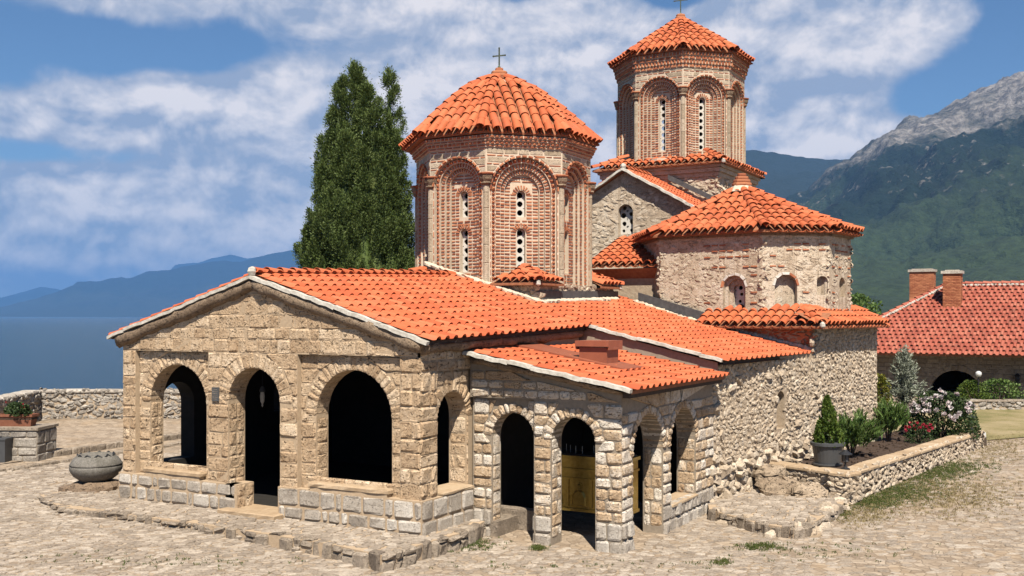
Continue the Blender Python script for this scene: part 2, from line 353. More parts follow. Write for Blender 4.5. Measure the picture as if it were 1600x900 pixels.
def free(v, L, Rr, ops, ring):
    iv = [(L(v), Rr(v))]
    for o in ops:
        if v < o.sill: continue
        if v <= o.sp: h = o.r
        else:
            q = (o.r+ring)**2-(v-o.sp)**2; h = math.sqrt(q) if q > 0 else 0
        if h <= 0: continue
        nx = []
        for a, b in iv:
            if o.c-h > a: nx.append((a, min(b, o.c-h)))
            if o.c+h < b: nx.append((max(a, o.c+h), b))
        iv = [x for x in nx if x[1]-x[0] > .02]
    return [x for x in iv if x[1]-x[0] > .02]
def courses(v0, v1, hmin, hmax, L, Rr, ops, ring, wmin, wmax, rng=R):
    """stone outlines (callables P) laid in courses round the openings"""
    hs = []; v = v0
    while v < v1-.02:
        h = rng.uniform(hmin, hmax)
        if v1-(v+h) < hmin*.7: h = v1-v
        hs.append((v, v+h)); v += h
    out = []
    for a, b in hs:
        m = (a+b)/2; mids = free(m, L, Rr, ops, ring); lo = free(a+.01, L, Rr, ops, ring); hi = free(b-.01, L, Rr, ops, ring)
        for (p, q) in mids:
            def ends(lst):
                for x in lst:
                    if x[0] < (p+q)/2 < x[1]: return x
                return (p, q)
            lp, lq = ends(lo); hp, hq = ends(hi)
            lim = (q-p)*.5+.25
            if abs(lp-p) > lim or abs(lq-q) > lim: lp, lq = p, q
            if abs(hp-p) > lim or abs(hq-q) > lim: hp, hq = p, q
            e0 = max(abs(lp-p), abs(hp-p)); e1 = max(abs(lq-q), abs(hq-q)); x = 0.0; W = q-p; cuts = [0.0]
            while x < W-1e-6:
                st = rng.uniform(wmin, wmax)+(e0*.8 if x == 0 else 0)
                if W-(x+st) < e1*.8: st = W-x
                if W-(x+st) < wmin*.7: st = W-x
                x += st; cuts.append(min(x/W, 1.0))
            for c0, c1 in zip(cuts[:-1], cuts[1:]):
                sk = rng.uniform(-.012, .012)
                xl, xr = p+W*c0, p+W*c1; F0, F1 = c0 == 0, c1 > .9999
                out.append(rectP((lp if F0 else xl, a+sk*.5), (lq if F1 else xr, a-sk*.5), (hq if F1 else xr, b+sk*.5), (hp if F0 else xl, b-sk*.5)))
    return out
def voussoirs(o, ring, wid, a0=0.0, a1=math.pi, rng=R):
    n = max(5, int((a1-a0)*(o.r+ring*.3)/wid)); cs = [a0+(a1-a0)*(k+(rng.uniform(-.15, .15) if 0 < k < n else 0))/n for k in range(n+1)]
    return [polarP(o.c, o.sp, o.r-.012, o.r+ring*rng.uniform(.85, 1.08), x, y) for x, y in zip(cs[:-1], cs[1:])]
def rock(mb, fr, u, v, ru, rv, proud, nb=-.03, rng=R, k=7):
    a0 = rng.uniform(0, 6.28); ang = [a0+2*math.pi*(i+rng.uniform(-.3, .3))/k for i in range(k)]; rr = [rng.uniform(.72, 1.12) for _ in range(k)]
    du, dv = rng.uniform(-.3, .3)*ru, rng.uniform(-.3, .3)*rv; vs = []; tw = rng.uniform(-.55, .55); ct, st_ = math.cos(tw), math.sin(tw)
    for sc, n in ((1.0, nb), (.93, proud*.45), (.55, proud)):
        for i in range(k):
            q = rng.uniform(.9, 1.1)
            X_ = ru*rr[i]*sc*math.cos(ang[i])*q+(du if sc < .6 else 0); Y_ = rv*rr[i]*sc*math.sin(ang[i])*q+(dv if sc < .6 else 0)
            vs.append(fr(u+X_*ct-Y_*st_, v+X_*st_+Y_*ct, n+(rng.uniform(-.25, .25)*proud if n > 0 else 0)))
    fs = [(l*k+i, l*k+(i+1) % k, (l+1)*k+(i+1) % k, (l+1)*k+i) for l in range(2) for i in range(k)]; fs.append(tuple(2*k+i for i in range(k)))
    mb.add(vs, fs)
def rubble(mb, fr, u0, u1, v0, v1, inside, su, sv, proud, rng=R, course=True):
    v = v0; row = 0
    while v < v1:
        h = sv*rng.uniform(.75, 1.25); u = u0-rng.uniform(0, su)
        while u < u1:
            wd = su*rng.uniform(.45, 1.6); uc, vc = u+wd/2, v+h/2+rng.uniform(-.42, .42)*h
            if inside(uc, vc): rock(mb, fr, uc, vc, wd*.60, min(h*.54*rng.uniform(.7, 1.5), wd*.7), proud*rng.uniform(.3, 1.7), rng=rng)
            u += wd
        v += h; row += 1
def leaves(C, D, L, W, rng=NR, fold=True):
    """diamond leaves: centres C, directions D, lengths L, widths W -> V, Q"""
    n = len(C); D = D/np.linalg.norm(D, axis=1, keepdims=True); r = rng.normal(size=(n, 3)); B = np.cross(D, r); B /= np.linalg.norm(B, axis=1, keepdims=True)+1e-9
    L = np.asarray(L).reshape(-1, 1)*np.ones((n, 1)); W = np.asarray(W).reshape(-1, 1)*np.ones((n, 1))
    V = np.stack([C-D*L*.5, C+B*W*.5-D*L*.05, C+D*L*.5, C-B*W*.5-D*L*.05], 1).reshape(-1, 3)
    return V, np.arange(4*n).reshape(n, 4)
def rdir(n, rng=NR):
    d = rng.normal(size=(n, 3)); return d/np.linalg.norm(d, axis=1, keepdims=True)
# -- quotas: pieces are collected, the largest in view become objects of their own, the rest one joined part
PIECES = {}
def piece(kind, parent, mat, vs, fs):
    """kind: name of the piece; stored until flush_pieces()"""
    PIECES.setdefault(kind, []).append((parent, mat, vs, fs))
def flush_pieces(kind, limit, joined, rank=None):
    lst = PIECES.pop(kind, [])
    def size(it):
        vs = np.array(it[2]); c = vs.mean(0); q = c-CAM; dd = q@FW
        if dd < 1 or abs(q@RT/dd) > .5: return 0
        e = vs.max(0)-vs.min(0); return float(np.linalg.norm(e))/dd
    lst.sort(key=size, reverse=True)
    for parent, mat, vs, fs in lst[:limit]:
        me = bpy.data.meshes.new(kind); me.from_pydata([tuple(map(float, v)) for v in vs], [], fs); link(kind, me, mat, parent)
    rest = {}
    for parent, mat, vs, fs in lst[limit:]: rest.setdefault((parent.name, mat), (parent, MB()))[1].add(vs, fs)
    for (pn, mat), (parent, mb) in rest.items(): mb.build(joined, mat, parent, kind='stuff')
TILES = {}
def flush_tiles(kind, mesh_v, mesh_f, mat, limit, joined):
    lst = TILES.pop(kind, [])   # (parent, 4x4 numpy)
    def size(it):
        q = it[1][:3, 3]-CAM; dd = q@FW; return dd if dd > 1 and abs(q@RT/dd) < .49 and not it[2] else 1e6
    lst.sort(key=size)
    me = bpy.data.meshes.new(kind); me.from_pydata(mesh_v, [], mesh_f); me.materials.append(M[mat]); me.polygons.foreach_set('use_smooth', [True]*len(me.polygons)); me.set_sharp_from_angle(angle=rad(50))
    for parent, m4, hid in lst[:limit]:
        o = bpy.data.objects.new(kind, me); COL.objects.link(o); o.parent = parent; o.matrix_local = Matrix(m4.tolist())
    base = np.c_[np.array(mesh_v), np.ones(len(mesh_v))]; rest = {}
    for parent, m4, hid in lst[limit:]: rest.setdefault(parent.name, (parent, []))[1].append((base@m4.T)[:, :3])
    for pn, (parent, vv) in rest.items():
        V = np.concatenate(vv); n = len(mesh_v); fs = [tuple(i+k*n for i in f) for k in range(len(vv)) for f in mesh_f]
        m2 = bpy.data.meshes.new(joined); m2.from_pydata(V.tolist(), [], fs); m2.polygons.foreach_set('use_smooth', [True]*len(fs)); m2.set_sharp_from_angle(angle=rad(50)); link(joined, m2, mat, parent, kind='stuff')
def m4(o, u, v, n):
    a = np.eye(4); a[:3, 0] = u; a[:3, 1] = v; a[:3, 2] = n; a[:3, 3] = o; return a

# ================================================================== THE CHURCH
church = thing('church', 'old stone church with orange tiled roofs, two brick drums and an arched stone porch', 'church')
def sub(mb, name, mat, parent=None, **k): return mb.build(name, mat, parent or church, **k)
# roof shape of narthex and side aisle (right hand slope)
def zr(x, y):
    zz = 5.28+.03*(y+.15)-.30*(min(x, .2)+4.27)
    if x > .2: zz -= .228*(x-.2)
    return zz
def eave_x(y): return .2 if y < 7.0 else 3.68+.114*(y-7.0)
def zl(x, y): return 5.28+.03*(y+.15)-.30*(-4.27-x)

# ---------------- narthex walls
FA = Fr((0, 0, 0), (1, 0, 0), (0, 0, 1), (0, -1, 0))
A1, A2, A3 = Op(-6.69, .89, 2.42, .95), Op(-4.29, .735, 2.56, .27), Op(-1.72, .96, 2.35, 1.0)
gtop = lambda u: 5.16-.30*abs(u+4.27)
mb = MB()
arch_wall(mb, FA, -8.35, 0, -.3, gtop, [A1, A2, A3], -.12, -.50)
arch_wall(mb, FA, -8.35, -7.93, -.3, lambda u: 3.6, [], 0, -.119, back=False)
arch_wall(mb, FA, -5.63, -3.08, -.3, lambda u: 3.6, [A2], 0, -.119, back=False)
arch_wall(mb, FA, -.48, 0, -.3, lambda u: 3.6, [], 0, -.119, back=False)
arch_wall(mb, FA, -8.35, 0, 3.6, gtop, [], 0, -.119, back=False)
mb.quad((-7.93, 0, 3.6), (-5.63, 0, 3.6), (-5.63, .119, 3.6), (-7.93, .119, 3.6)); mb.quad((-3.08, 0, 3.6), (-.48, 0, 3.6), (-.48, .119, 3.6), (-3.08, .119, 3.6))
front = sub(mb, 'narthex_front_wall', 'mortar_tan')
FS = Fr((0, 0, 0), (0, 1, 0), (0, 0, 1), (1, 0, 0))
B1 = Op(1.22, .54, 2.33, .9)
mb = MB()
arch_wall(mb, FS, .46, 6.9, -.3, lambda y: 3.92, [B1], -.07, -.5)
arch_wall(mb, FS, 0, .57, -.3, lambda y: 3.3, [], -.001, -.069, back=False)
arch_wall(mb, FS, 0, 6.9, 3.3, lambda y: 3.95, [], -.001, -.069, back=False)
mb.quad((0, .57, 3.3), (0, 1.9, 3.3), (-.069, 1.9, 3.3), (-.069, .57, 3.3))
side = sub(mb, 'narthex_side_wall', 'mortar_tan')
FL = Fr((-8.35, 0, 0), (0, -1, 0), (0, 0, 1), (-1, 0, 0))
mb = MB(); arch_wall(mb, FL, -7.4, -.46, -.3, lambda y: 3.92, [Op(-1.2, .54, 2.3, .95), Op(-4.66, .17, 2.36, 1.82)], 0, -.45)
lwall = sub(mb, 'narthex_lake_wall', 'mortar_tan'); mb = MB(); arch_wall(mb, FL, -7.3, -.5, .2, lambda y: 3.9, [Op(-1.2, .515, 2.3, .96), Op(-4.66, .15, 2.36, 1.84)], -.02, -.475); sub(mb, 'inner_shade_wall', 'inner_shade')  # added dark lining over inner face and reveals, painted as interior shade
mb = MB(); mb.box(-7.9, -.5, 6.9, 7.3, -.3, 4.2); mb.box(.004, .03, 2.26, 7.04, -.3, 3.3); mb.box(.0, 3.2, 7.05, 7.3, -.3, 3.5); sub(mb, 'inner_shade_wall', 'inner_shade')  # the thin sheet inside the porch is added, its dark colour painting shade
mb = MB(); mb.box(-7.9, -.5, .46, 6.9, -.3, .24); mb.box(-.05, 3.0, 2.3, 7.05, -.4, -.16); sub(mb, 'inner_floor', 'inner_shade')

def lay(Ps, fr, n0, proud, nb, parent, mat, kind='stone', gap=.011, rough=.013, style='stone'):
    f2 = Fr(fr.o+fr.n*n0, fr.u, fr.v, fr.n)
    for P in Ps:
        vs, fs = (stone_geo(P, f2, proud*R.uniform(.6, 1.3), nb-n0, gap, rough) if style == 'stone' else brick_geo(P, f2, proud*R.uniform(.7, 1.3), nb-n0, gap))
        piece(kind, parent, mat, vs, fs)
c_ = lambda x: (lambda v: x)
TR = 'trav'; RG = .021
# bays of the facade
lay(courses(.80, 3.6, .22, .31, c_(-8.35), c_(-7.93), [], 0, .2, .45), FA, 0, .018, -.02, front, TR, gap=.008, rough=RG)
lay(courses(.80, 3.6, .22, .31, c_(-7.93), c_(-5.63), [A1], .30, .24, .6), FA, -.12, .018, -.15, front, TR, gap=.008, rough=RG)
lay(courses(.80, 3.6, .22, .31, c_(-5.63), c_(-3.08), [A2], .34, .24, .6), FA, 0, .018, -.02, front, TR, gap=.008, rough=RG)
lay(courses(.80, 3.6, .22, .31, c_(-3.08), c_(-.48), [A3], .30, .24, .6), FA, -.12, .018, -.15, front, TR, gap=.008, rough=RG)
lay(courses(.80, 3.6, .24, .34, c_(-.48), c_(.015), [], 0, .24, .5), FA, 0, .03, -.02, front, TR, gap=.01, rough=.028)
gs = lambda v: (v-3.6)/.30
lay(courses(3.61, 4.86, .2, .3, lambda v: max(-8.33, -4.27-(5.02-v)/.30+.05), lambda v: min(0.0, -4.27+(5.02-v)/.30-.05), [], 0, .2, .58), FA, 0, .014, -.02, front, TR, gap=.006, rough=.018)
for op, n0, rg in ((A1, -.12, .29), (A2, 0, .34), (A3, -.12, .29)):
    lay(voussoirs(op, rg, .14), FA, n0, .02, -.47, front, TR, 'voussoir', gap=.006)
# jamb stones (faces of the openings that look along the wall)
def jamb(fr, u, sgn, n0, n1, v0, v1, parent, mat):
    """stones on the reveal at position u; sgn=+1: the reveal looks along +u"""
    f2 = Fr(np.array(fr(u, 0, n0)), -fr.n*1.0, fr.v, fr.u*sgn)
    lay(courses(v0, v1, .2, .3, c_(.02), c_(n0-n1-.02), [], 0, .18, .34), f2, 0, .016, -.02, parent, mat)
jamb(FA, A1.c-A1.r, 1, -.12, -.50, .96, 2.42, front, TR); jamb(FA, A2.c-A2.r, 1, 0, -.50, .3, 2.5, front, TR); jamb(FA, A3.c-A3.r, 1, -.12, -.50, 1.0, 2.3, front, TR)
jamb(FS, B1.c+B1.r, -1, -.07, -.5, .95, 2.3, side, TR)
lay(courses(.88, 3.3, .24, .34, c_(-.02), c_(.57), [], 0, .26, .5), FS, 0, .035, -.02, side, TR, gap=.01, rough=.03)
lay(courses(.88, 3.3, .24, .34, c_(.57), c_(1.8), [B1], .28, .26, .5), FS, -.07, .03, -.10, side, TR)
lay(courses(3.31, 3.72, .19, .22, c_(0), c_(1.8), [], 0, .25, .4), FS, 0, .02, -.02, side, TR)
lay(voussoirs(B1, .26, .13), FS, -.07, .025, -.42, side, TR, 'voussoir', gap=.006)
lay(courses(.85, 3.4, .25, .34, c_(-2.0), c_(-.02), [Op(-1.2, .54, 2.3, .95)], .1, .3, .6), FL, 0, .02, -.02, lwall, TR)
# plinth of pale limestone, with sills
mb = MB(); mb.box(-8.43, -4.80, -.06, .2, -.3, .78); mb.box(-3.56, .07, -.06, .2, -.3, .84); mb.box(-7.55, -5.85, -.055, .2, .7, .87); mb.box(-2.7, -.76, -.055, .2, .7, .92); mb.box(-.2, .07, .2, 1.80, -.3, .84); mb.box(-5.05, -4.72, -.06, .45, -.3, .78)
plinth = sub(mb, 'plinth', 'mortar_tan')
FP = Fr((0, -.06, 0), (1, 0, 0), (0, 0, 1), (0, -1, 0)); FPS = Fr((.07, 0, 0), (0, 1, 0), (0, 0, 1), (1, 0, 0))
lay(courses(.2, .78, .24, .33, c_(-8.42), c_(-4.76), [], 0, .15, .52), FP, 0, .028, -.02, plinth, 'lime', 'plinth_stone', .026, .022)
lay(courses(.2, .84, .25, .36, c_(-3.55), c_(.08), [], 0, .16, .6), FP, 0, .032, -.02, plinth, 'lime', 'plinth_stone', .026, .024)
lay(courses(.12, .84, .3, .38, c_(-.06), c_(1.8), [], 0, .3, .55), FPS, 0, .035, -.02, plinth, 'lime', 'plinth_stone', .022)
FPD = Fr((-4.72, 0, 0), (0, 1, 0), (0, 0, 1), (1, 0, 0)); lay(courses(.24, .78, .25, .3, c_(-.05), c_(.45), [], 0, .24, .3), FPD, 0, .02, -.02, plinth, TR, 'plinth_stone', .015)
def slab(name, x0, x1, y0, y1, z0, z1, parent, mat='slab', bev=.02, seg=6):
    """a worn slab: top edges chipped"""
    mb = MB(); n = seg; pts = []
    for i in range(n): pts.append((x0+(x1-x0)*i/n, y0))
    for i in range(3): pts.append((x1, y0+(y1-y0)*i/3))
    for i in range(n): pts.append((x1-(x1-x0)*i/n, y1))
    for i in range(3): pts.append((x0, y1-(y1-y0)*i/3))
    cx, cy = (x0+x1)/2, (y0+y1)/2; vs = []; m = len(pts); j = lambda a: R.uniform(-a, a)
    for (k, z) in ((0, z0), (0, z1-bev), (bev, z1)):
        for (x, y) in pts: vs.append((x-math.copysign(k, x-cx)+j(bev*.5), y-math.copysign(k, y-cy)+j(bev*.5), z+j(bev*.15)))
    fs = [(l*m+i, l*m+(i+1) % m, (l+1)*m+(i+1) % m, (l+1)*m+i) for l in (0, 1) for i in range(m)]; fs.append(tuple(2*m+i for i in range(m)))
    mb.add(vs, fs); return mb.build(name, mat, parent)
slab('sill', -7.60, -5.80, -.075, .5, .86, .955, church, bev=.03, seg=9); slab('sill', -2.74, -.72, -.075, .5, .91, 1.005, church, bev=.03, seg=9); slab('sill', -.5, .09, .66, 1.8, .85, .915, church, bev=.03)
slab('door_step', -5.0, -3.4, -.36, .5, .18, .285, church)
# roll moulding below the roof
def roll(pts, r, name, seed, parent=church):
    P = []
    for a, b in zip(pts[:-1], pts[1:]):
        n = max(2, int((Vector(b)-Vector(a)).length/.16))
        for i in range(n): P.append(Vector(a).lerp(Vector(b), i/n))
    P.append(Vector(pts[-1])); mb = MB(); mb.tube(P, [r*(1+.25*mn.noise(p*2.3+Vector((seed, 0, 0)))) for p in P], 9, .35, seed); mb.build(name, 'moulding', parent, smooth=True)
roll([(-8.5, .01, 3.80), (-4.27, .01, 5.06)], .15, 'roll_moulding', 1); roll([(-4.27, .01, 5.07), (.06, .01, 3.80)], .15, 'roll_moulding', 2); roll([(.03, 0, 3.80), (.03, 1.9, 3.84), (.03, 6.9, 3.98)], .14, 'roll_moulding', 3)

# ---------------- main roof: deck, tiles, verges
mb = MB()
ys = [-.08+.55*i for i in range(29)]
for a, b in zip(ys[:-1], ys[1:]):
    for dz in (-.03, -.12):
        ea, eb = eave_x(a), eave_x(b)
        if a < 7.0 <= b: eb = ea
        if a > 13.2: continue
        xs = [-4.27, .2] if ea < 1 else [-4.27, .2, None]
        mb.quad((-4.27, a, zr(-4.27, a)+dz), (.2 if ea > 1 else ea, a, zr(.2, a)+dz), (.2 if ea > 1 else eb, b, zr(.2, b)+dz), (-4.27, b, zr(-4.27, b)+dz))
        if ea > 1: mb.quad((.2, a, zr(.2, a)+dz), (ea, a, zr(ea, a)+dz), (eb, b, zr(eb, b)+dz), (.2, b, zr(.2, b)+dz))
        if a < 7.6: mb.quad((-4.27, a, zl(-4.27, a)+dz), (-4.27, b, zl(-4.27, b)+dz), (-8.65, b, zl(-8.65, b)+dz), (-8.65, a, zl(-8.65, a)+dz))
nroof = sub(mb, 'narthex_roof', 'pan')
mb = MB()
for (x0, y0, x1, y1, f) in ((.08, -.12, .08, 6.95, zr), (3.55, 7.1, 4.2, 12.8, zr), (-8.55, -.1, -8.55, 7.2, zl)):
    n = 12
    for i in range(n):
        xa, ya, xb, yb = x0+(x1-x0)*i/n, y0+(y1-y0)*i/n, x0+(x1-x0)*(i+1)/n, y0+(y1-y0)*(i+1)/n
        sg = 1 if x0 > -5 else -1; mb = MB() if i == 0 else mb
        A, B = Vector((xa+.09*sg, ya, f(xa, ya)-.05)), Vector((xb+.09*sg, yb, f(xb, yb)-.05))
        mb.quad(A, B, B-Vector((0, 0, .09)), A-Vector((0, 0, .09))); mb.quad(A-Vector((0, 0, .09)), B-Vector((0, 0, .09)), B-Vector((.35*sg, 0, .06)), A-Vector((.35*sg, 0, .06)))
    sub(mb, 'eave_board', 'wood', nroof)
SP, EX = .305, .37
def tv():
    us = [0, .075, .145, .16, .19, .228, .266, .295, .31]; hp = [0, -.006, 0, .55, .87, 1.0, .87, .5, 0.0]
    V = []
    for (v, lift, H) in ((0, .016, .066), (.43, .0, .040)):
        for u, h in zip(us, hp): V.append((u, v, lift+(h*H if h > 0 else h)))
    for u, h in zip(us, hp): V.append((u, 0.004, .016-.012+(max(h, 0)*(.066-.006) if h > 0 else h)))
    n = len(us); Fc = [(i, i+1, n+i+1, n+i) for i in range(n-1)] + [(2*n+i, 2*n+i+1, i+1, i) for i in range(n-1)]
    return V, Fc
TV, TF = tv()
def in_drum(x, y, m=0): return abs(x+4.27) < 2.5+m and abs(y-10.43) < 2.5+m
KP = np.array([4.41, 12.63, 0]); XP = np.array([.98965, -.14349, 0]); YP = np.array([.14349, .98965, 0])
def chp(u, v, z=0.0): q = KP-XP*u+YP*v; return np.array([q[0], q[1], z])
def behind_chapel(x, y): return (np.array([x, y, 0])-KP)@YP > .12
k = 0
while -.06+SP*k < 15.6:
    y = -.06+SP*k; k += 1; ex = eave_x(y+.15)+.10; x = ex; r = 0; joff = R.uniform(-.015, .015)
    while x > -4.22:
        c = math.cos(math.atan(.228 if x > .25 else .30)); x2 = x-EX*c
        A = np.array([x, y+joff+R.uniform(-.008, .008), zr(x, y)+R.uniform(-.004, .006)]); B = np.array([x2, y, zr(x2, y)])
        v = B-A; v[1] = 0; v /= np.linalg.norm(v); u = np.array([0, 1, .03]); u /= np.linalg.norm(u); n = np.cross(u, v); n /= np.linalg.norm(n)
        if not in_drum(x2, y+.15, .02) and not behind_chapel(x-.1, y+.2): TILES.setdefault('roof_tile', []).append((nroof, m4(A, u, v, n), False))
        x = x2
k = 0
while -.06+SP*k < 7.2:
    y = -.06+SP*k; k += 1; x = -8.78
    while x < -4.4:
        c = math.cos(math.atan(.30)); x2 = x+EX*c; A = np.array([x, y+SP, zl(x, y)]); v = np.array([c, 0, .2873]); u = np.array([0, -1., 0]); n = np.cross(u, v)
        TILES.setdefault('roof_tile', []).append((nroof, m4(A, u, v, n), True)); x = x2
# white lime verge strips along the gable and along the step of the aisle roof
def verge(a, b, name, n, wd=.13, h=.075, step=.012, mat='white'):
    a, b = Vector(a), Vector(b)
    for i in range(n):
        p, q = a.lerp(b, i/n), a.lerp(b, (i+1)/n); d = (q-p).normalized(); s_ = Vector((0, -1, 0)); n_ = s_.cross(d)
        if n_.z < 0: n_ = -n_
        lift = R.uniform(-step, step); mb = MB(); vs = []
        for m in range(4):
            c = p.lerp(q, m/3) + n_*(lift+R.uniform(-.014, .014))
            vs += [c+n_*h*.5+s_*wd*.4, c+n_*h*.62-s_*wd*.5, c-n_*h*.5-s_*wd*.5, c-n_*h*.5+s_*wd*.5]
        fs = [(m*4+j, m*4+(j+1) % 4, m*4+4+(j+1) % 4, m*4+4+j) for m in range(3) for j in range(4)]+[(3, 2, 1, 0), (12, 13, 14, 15)]
        mb.add([tuple(x) for x in vs], fs); mb.build(name, mat, nroof)
verge((-8.74, -.10, zl(-8.74, -.15)-.055), (-4.27, -.10, 5.225), 'verge_strip', 8, .10, .07); verge((-4.27, -.10, 5.225), (.24, -.10, zr(.2, -.15)-.055), 'verge_strip', 8, .10, .07)
verge((-.05, 6.93, zr(-.05, 7)-.01), (3.68, 6.93, zr(3.68, 7)-.02), 'verge_strip', 7, .10, .065)
mb = MB(); mb.add([(-.1, 7.0, 3.3), (3.55, 7.0, 2.9), (3.55, 7.0, zr(3.55, 7)-.09), (-.1, 7.0, zr(-.1, 7)-.09)], [(0, 1, 2, 3)]); sub(mb, 'aisle_gable', 'mortar_grey')
# barrel tile
def bv(r0=.128, r1=.105, L=.46, lift=.034, k=7):
    V = []
    for (v, r, z) in ((0, r0, lift), (L, r1, 0.0)):
        for i in range(k): a = math.pi*i/(k-1); V.append((r*math.cos(a), v, z+r*.92*math.sin(a)))
    for i in range(k): a = math.pi*i/(k-1); V.append(((r0-.016)*math.cos(a), .004, lift+(r0-.016)*.92*math.sin(a)))
    return V, [(i+1, i, k+i, k+i+1) for i in range(k-1)]+[(2*k+i+1, 2*k+i, i, i+1) for i in range(k-1)]
BV, BF = bv()
def barrel(parent, o, v, n, hid=False, sc=1.0, kind='barrel_tile'):
    v = np.array(v, float); v /= np.linalg.norm(v); n = np.array(n, float); n -= v*(n@v); n /= np.linalg.norm(n); u = np.cross(v, n)
    TILES.setdefault(kind, []).append((parent, m4(o, u*sc, v*sc, n*sc), hid))
# ridge of the narthex
for i in range(19):
    y = -.05+.41*i; barrel(nroof, (-4.27, y, 5.285+.03*(y+.15)), (0, 1, .03), (0, 0, 1), kind='ridge_tile')
mb = MB(); mb.lathe([(.02, -.11), (.07, -.08), (.095, 0), (.075, .08), (.02, .11)], 7, (-4.27, -.06, 5.33), .5); mb.build('ridge_end', 'white', nroof)

# ---------------- porch
FQ = Fr((0, 1.8, 0), (1, 0, 0), (0, 0, 1), (0, -1, 0)); FR_ = Fr((3.41, 0, 0), (0, 1, 0), (0, 0, 1), (1, 0, 0))
P1, P2 = Op(.96, .49, 1.94, -.3), Op(2.37, .48, 1.93, -.3); Q1, Q2 = Op(3.12, .79, 1.63, -.3), Op(5.12, .77, 1.62, .38)
ptop = lambda u: 3.46-.155*u
mb = MB(); arch_wall(mb, FQ, .0, 3.40, -.4, ptop, [P1, P2], -.10, -.45); arch_wall(mb, FQ, 1.5, 3.40, -.4, lambda u: 2.72, [P2], 0, -.099, back=False); arch_wall(mb, FQ, .0, 3.40, 2.72, ptop, [], 0, -.099, back=False); mb.quad(FQ(0, 2.72, 0), FQ(1.5, 2.72, 0), FQ(1.5, 2.72, -.099), FQ(0, 2.72, -.099)); arch_wall(mb, FR_, 1.81, 7.1, -.4, lambda y: 2.92, [Q1, Q2], -.005, -.45)
porch = sub(mb, 'porch_wall', 'mortar_grey'); PT = 'trav_porch'
ground_l = .38
for (L, Rr, ops, fr, n0) in ((c_(.02), c_(1.5), [P1], FQ, -.06), (c_(1.5), c_(3.42), [P2], FQ, 0), (c_(1.79), c_(7.08), [Q1, Q2], FR_, 0)):
    lay(courses(-.2, .42, .26, .31, L, Rr, ops, .21, .22, .40), fr, n0, .05, -.12, porch, 'lime', gap=.016, rough=.016)
tp_ = lambda u: ptop(u)-.14
lay(courses(.42, 2.7, .19, .27, c_(.02), c_(1.5), [P1], .2, .2, .38), FQ, -.10, .032, -.13, porch, PT, gap=.015); lay(courses(.42, 2.7, .19, .27, c_(1.5), c_(3.42), [P2], .2, .2, .38), FQ, 0, .032, -.03, porch, PT, gap=.015)
lay(courses(2.73, 3.28, .16, .22, c_(.02), lambda v: min(3.41, (3.46-.13-v)/.155), [], 0, .24, .5), FQ, 0, .03, -.03, porch, PT, gap=.015)
lay(courses(.42, 2.86, .19, .28, c_(1.79), c_(7.08), [Q1, Q2], .22, .24, .46), FR_, 0, .032, -.03, porch, PT, gap=.018)
for op, fr in ((P1, FQ), (P2, FQ), (Q1, FR_), (Q2, FR_)): lay(voussoirs(op, .2, .13), fr, -.10 if op is P1 else 0, .03, -.43, porch, PT, 'voussoir', gap=.009)
for op in (P1, P2): jamb(FQ, op.c-op.r, 1, -.10 if op is P1 else 0, -.45, .0, 1.95, porch, PT)
for op in (Q1, Q2): jamb(FR_, op.c+op.r, -1, 0, -.45, .0 if op is Q1 else .4, 1.63, porch, PT)
slab('sill', 2.93, 3.46, 4.36, 5.9, .34, .40, church)
mb = MB(); mb.box(.0, 1.5, 2.7, 3.0, -.3, .30); mb.box(.0, .62, 1.85, 2.7, -.3, .18); mb.build('porch_step', 'kerb', church)
# porch roof
def zp(x): return 3.70-.182*x
mb = MB()
for dz in (-.03, -.1): mb.quad((.0, 1.52, zp(0)+dz), (3.72, 1.52, zp(3.72)+dz), (3.72, 7.0, zp(3.72)+dz), (0, 7.0, zp(0)+dz))
mb.quad((3.72, 1.52, zp(3.72)-.03), (3.72, 7.0, zp(3.72)-.03), (3.72, 7.0, zp(3.72)-.1), (3.72, 1.52, zp(3.72)-.1))
proof = sub(mb, 'porch_roof', 'pan')
k = 0
while 1.52+SP*k < 6.85:
    y = 1.52+SP*k; k += 1; x = 3.83
    while x > .25:
        c = math.cos(math.atan(.182)); A = np.array([x, y+R.uniform(-.01, .01), zp(x)+R.uniform(-.004, .005)]); v = np.array([-c, 0, .179]); v /= np.linalg.norm(v); u = np.array([0, 1., 0]); n = np.cross(u, v)
        TILES['roof_tile'].append((proof, m4(A, u, v, n), False)); x -= EX*c
_n = nroof; nroof_keep = nroof; nroof = proof
verge((.05, 1.47, zp(.05)-.035), (3.74, 1.47, zp(3.74)-.035), 'verge_strip', 7, .12, .07, .014); nroof = nroof_keep
mb = MB(); mb.box(3.5, 3.66, 1.62, 7.0, 2.84, 2.97); mb.build('eave_board', 'wood', proof)
roll([(0.1, 1.74, 3.50), (3.45, 1.74, 2.96)], .085, 'roll_moulding', 5); roll([(3.47, 1.75, 2.93), (3.47, 7.0, 2.90)], .08, 'roll_moulding', 6)
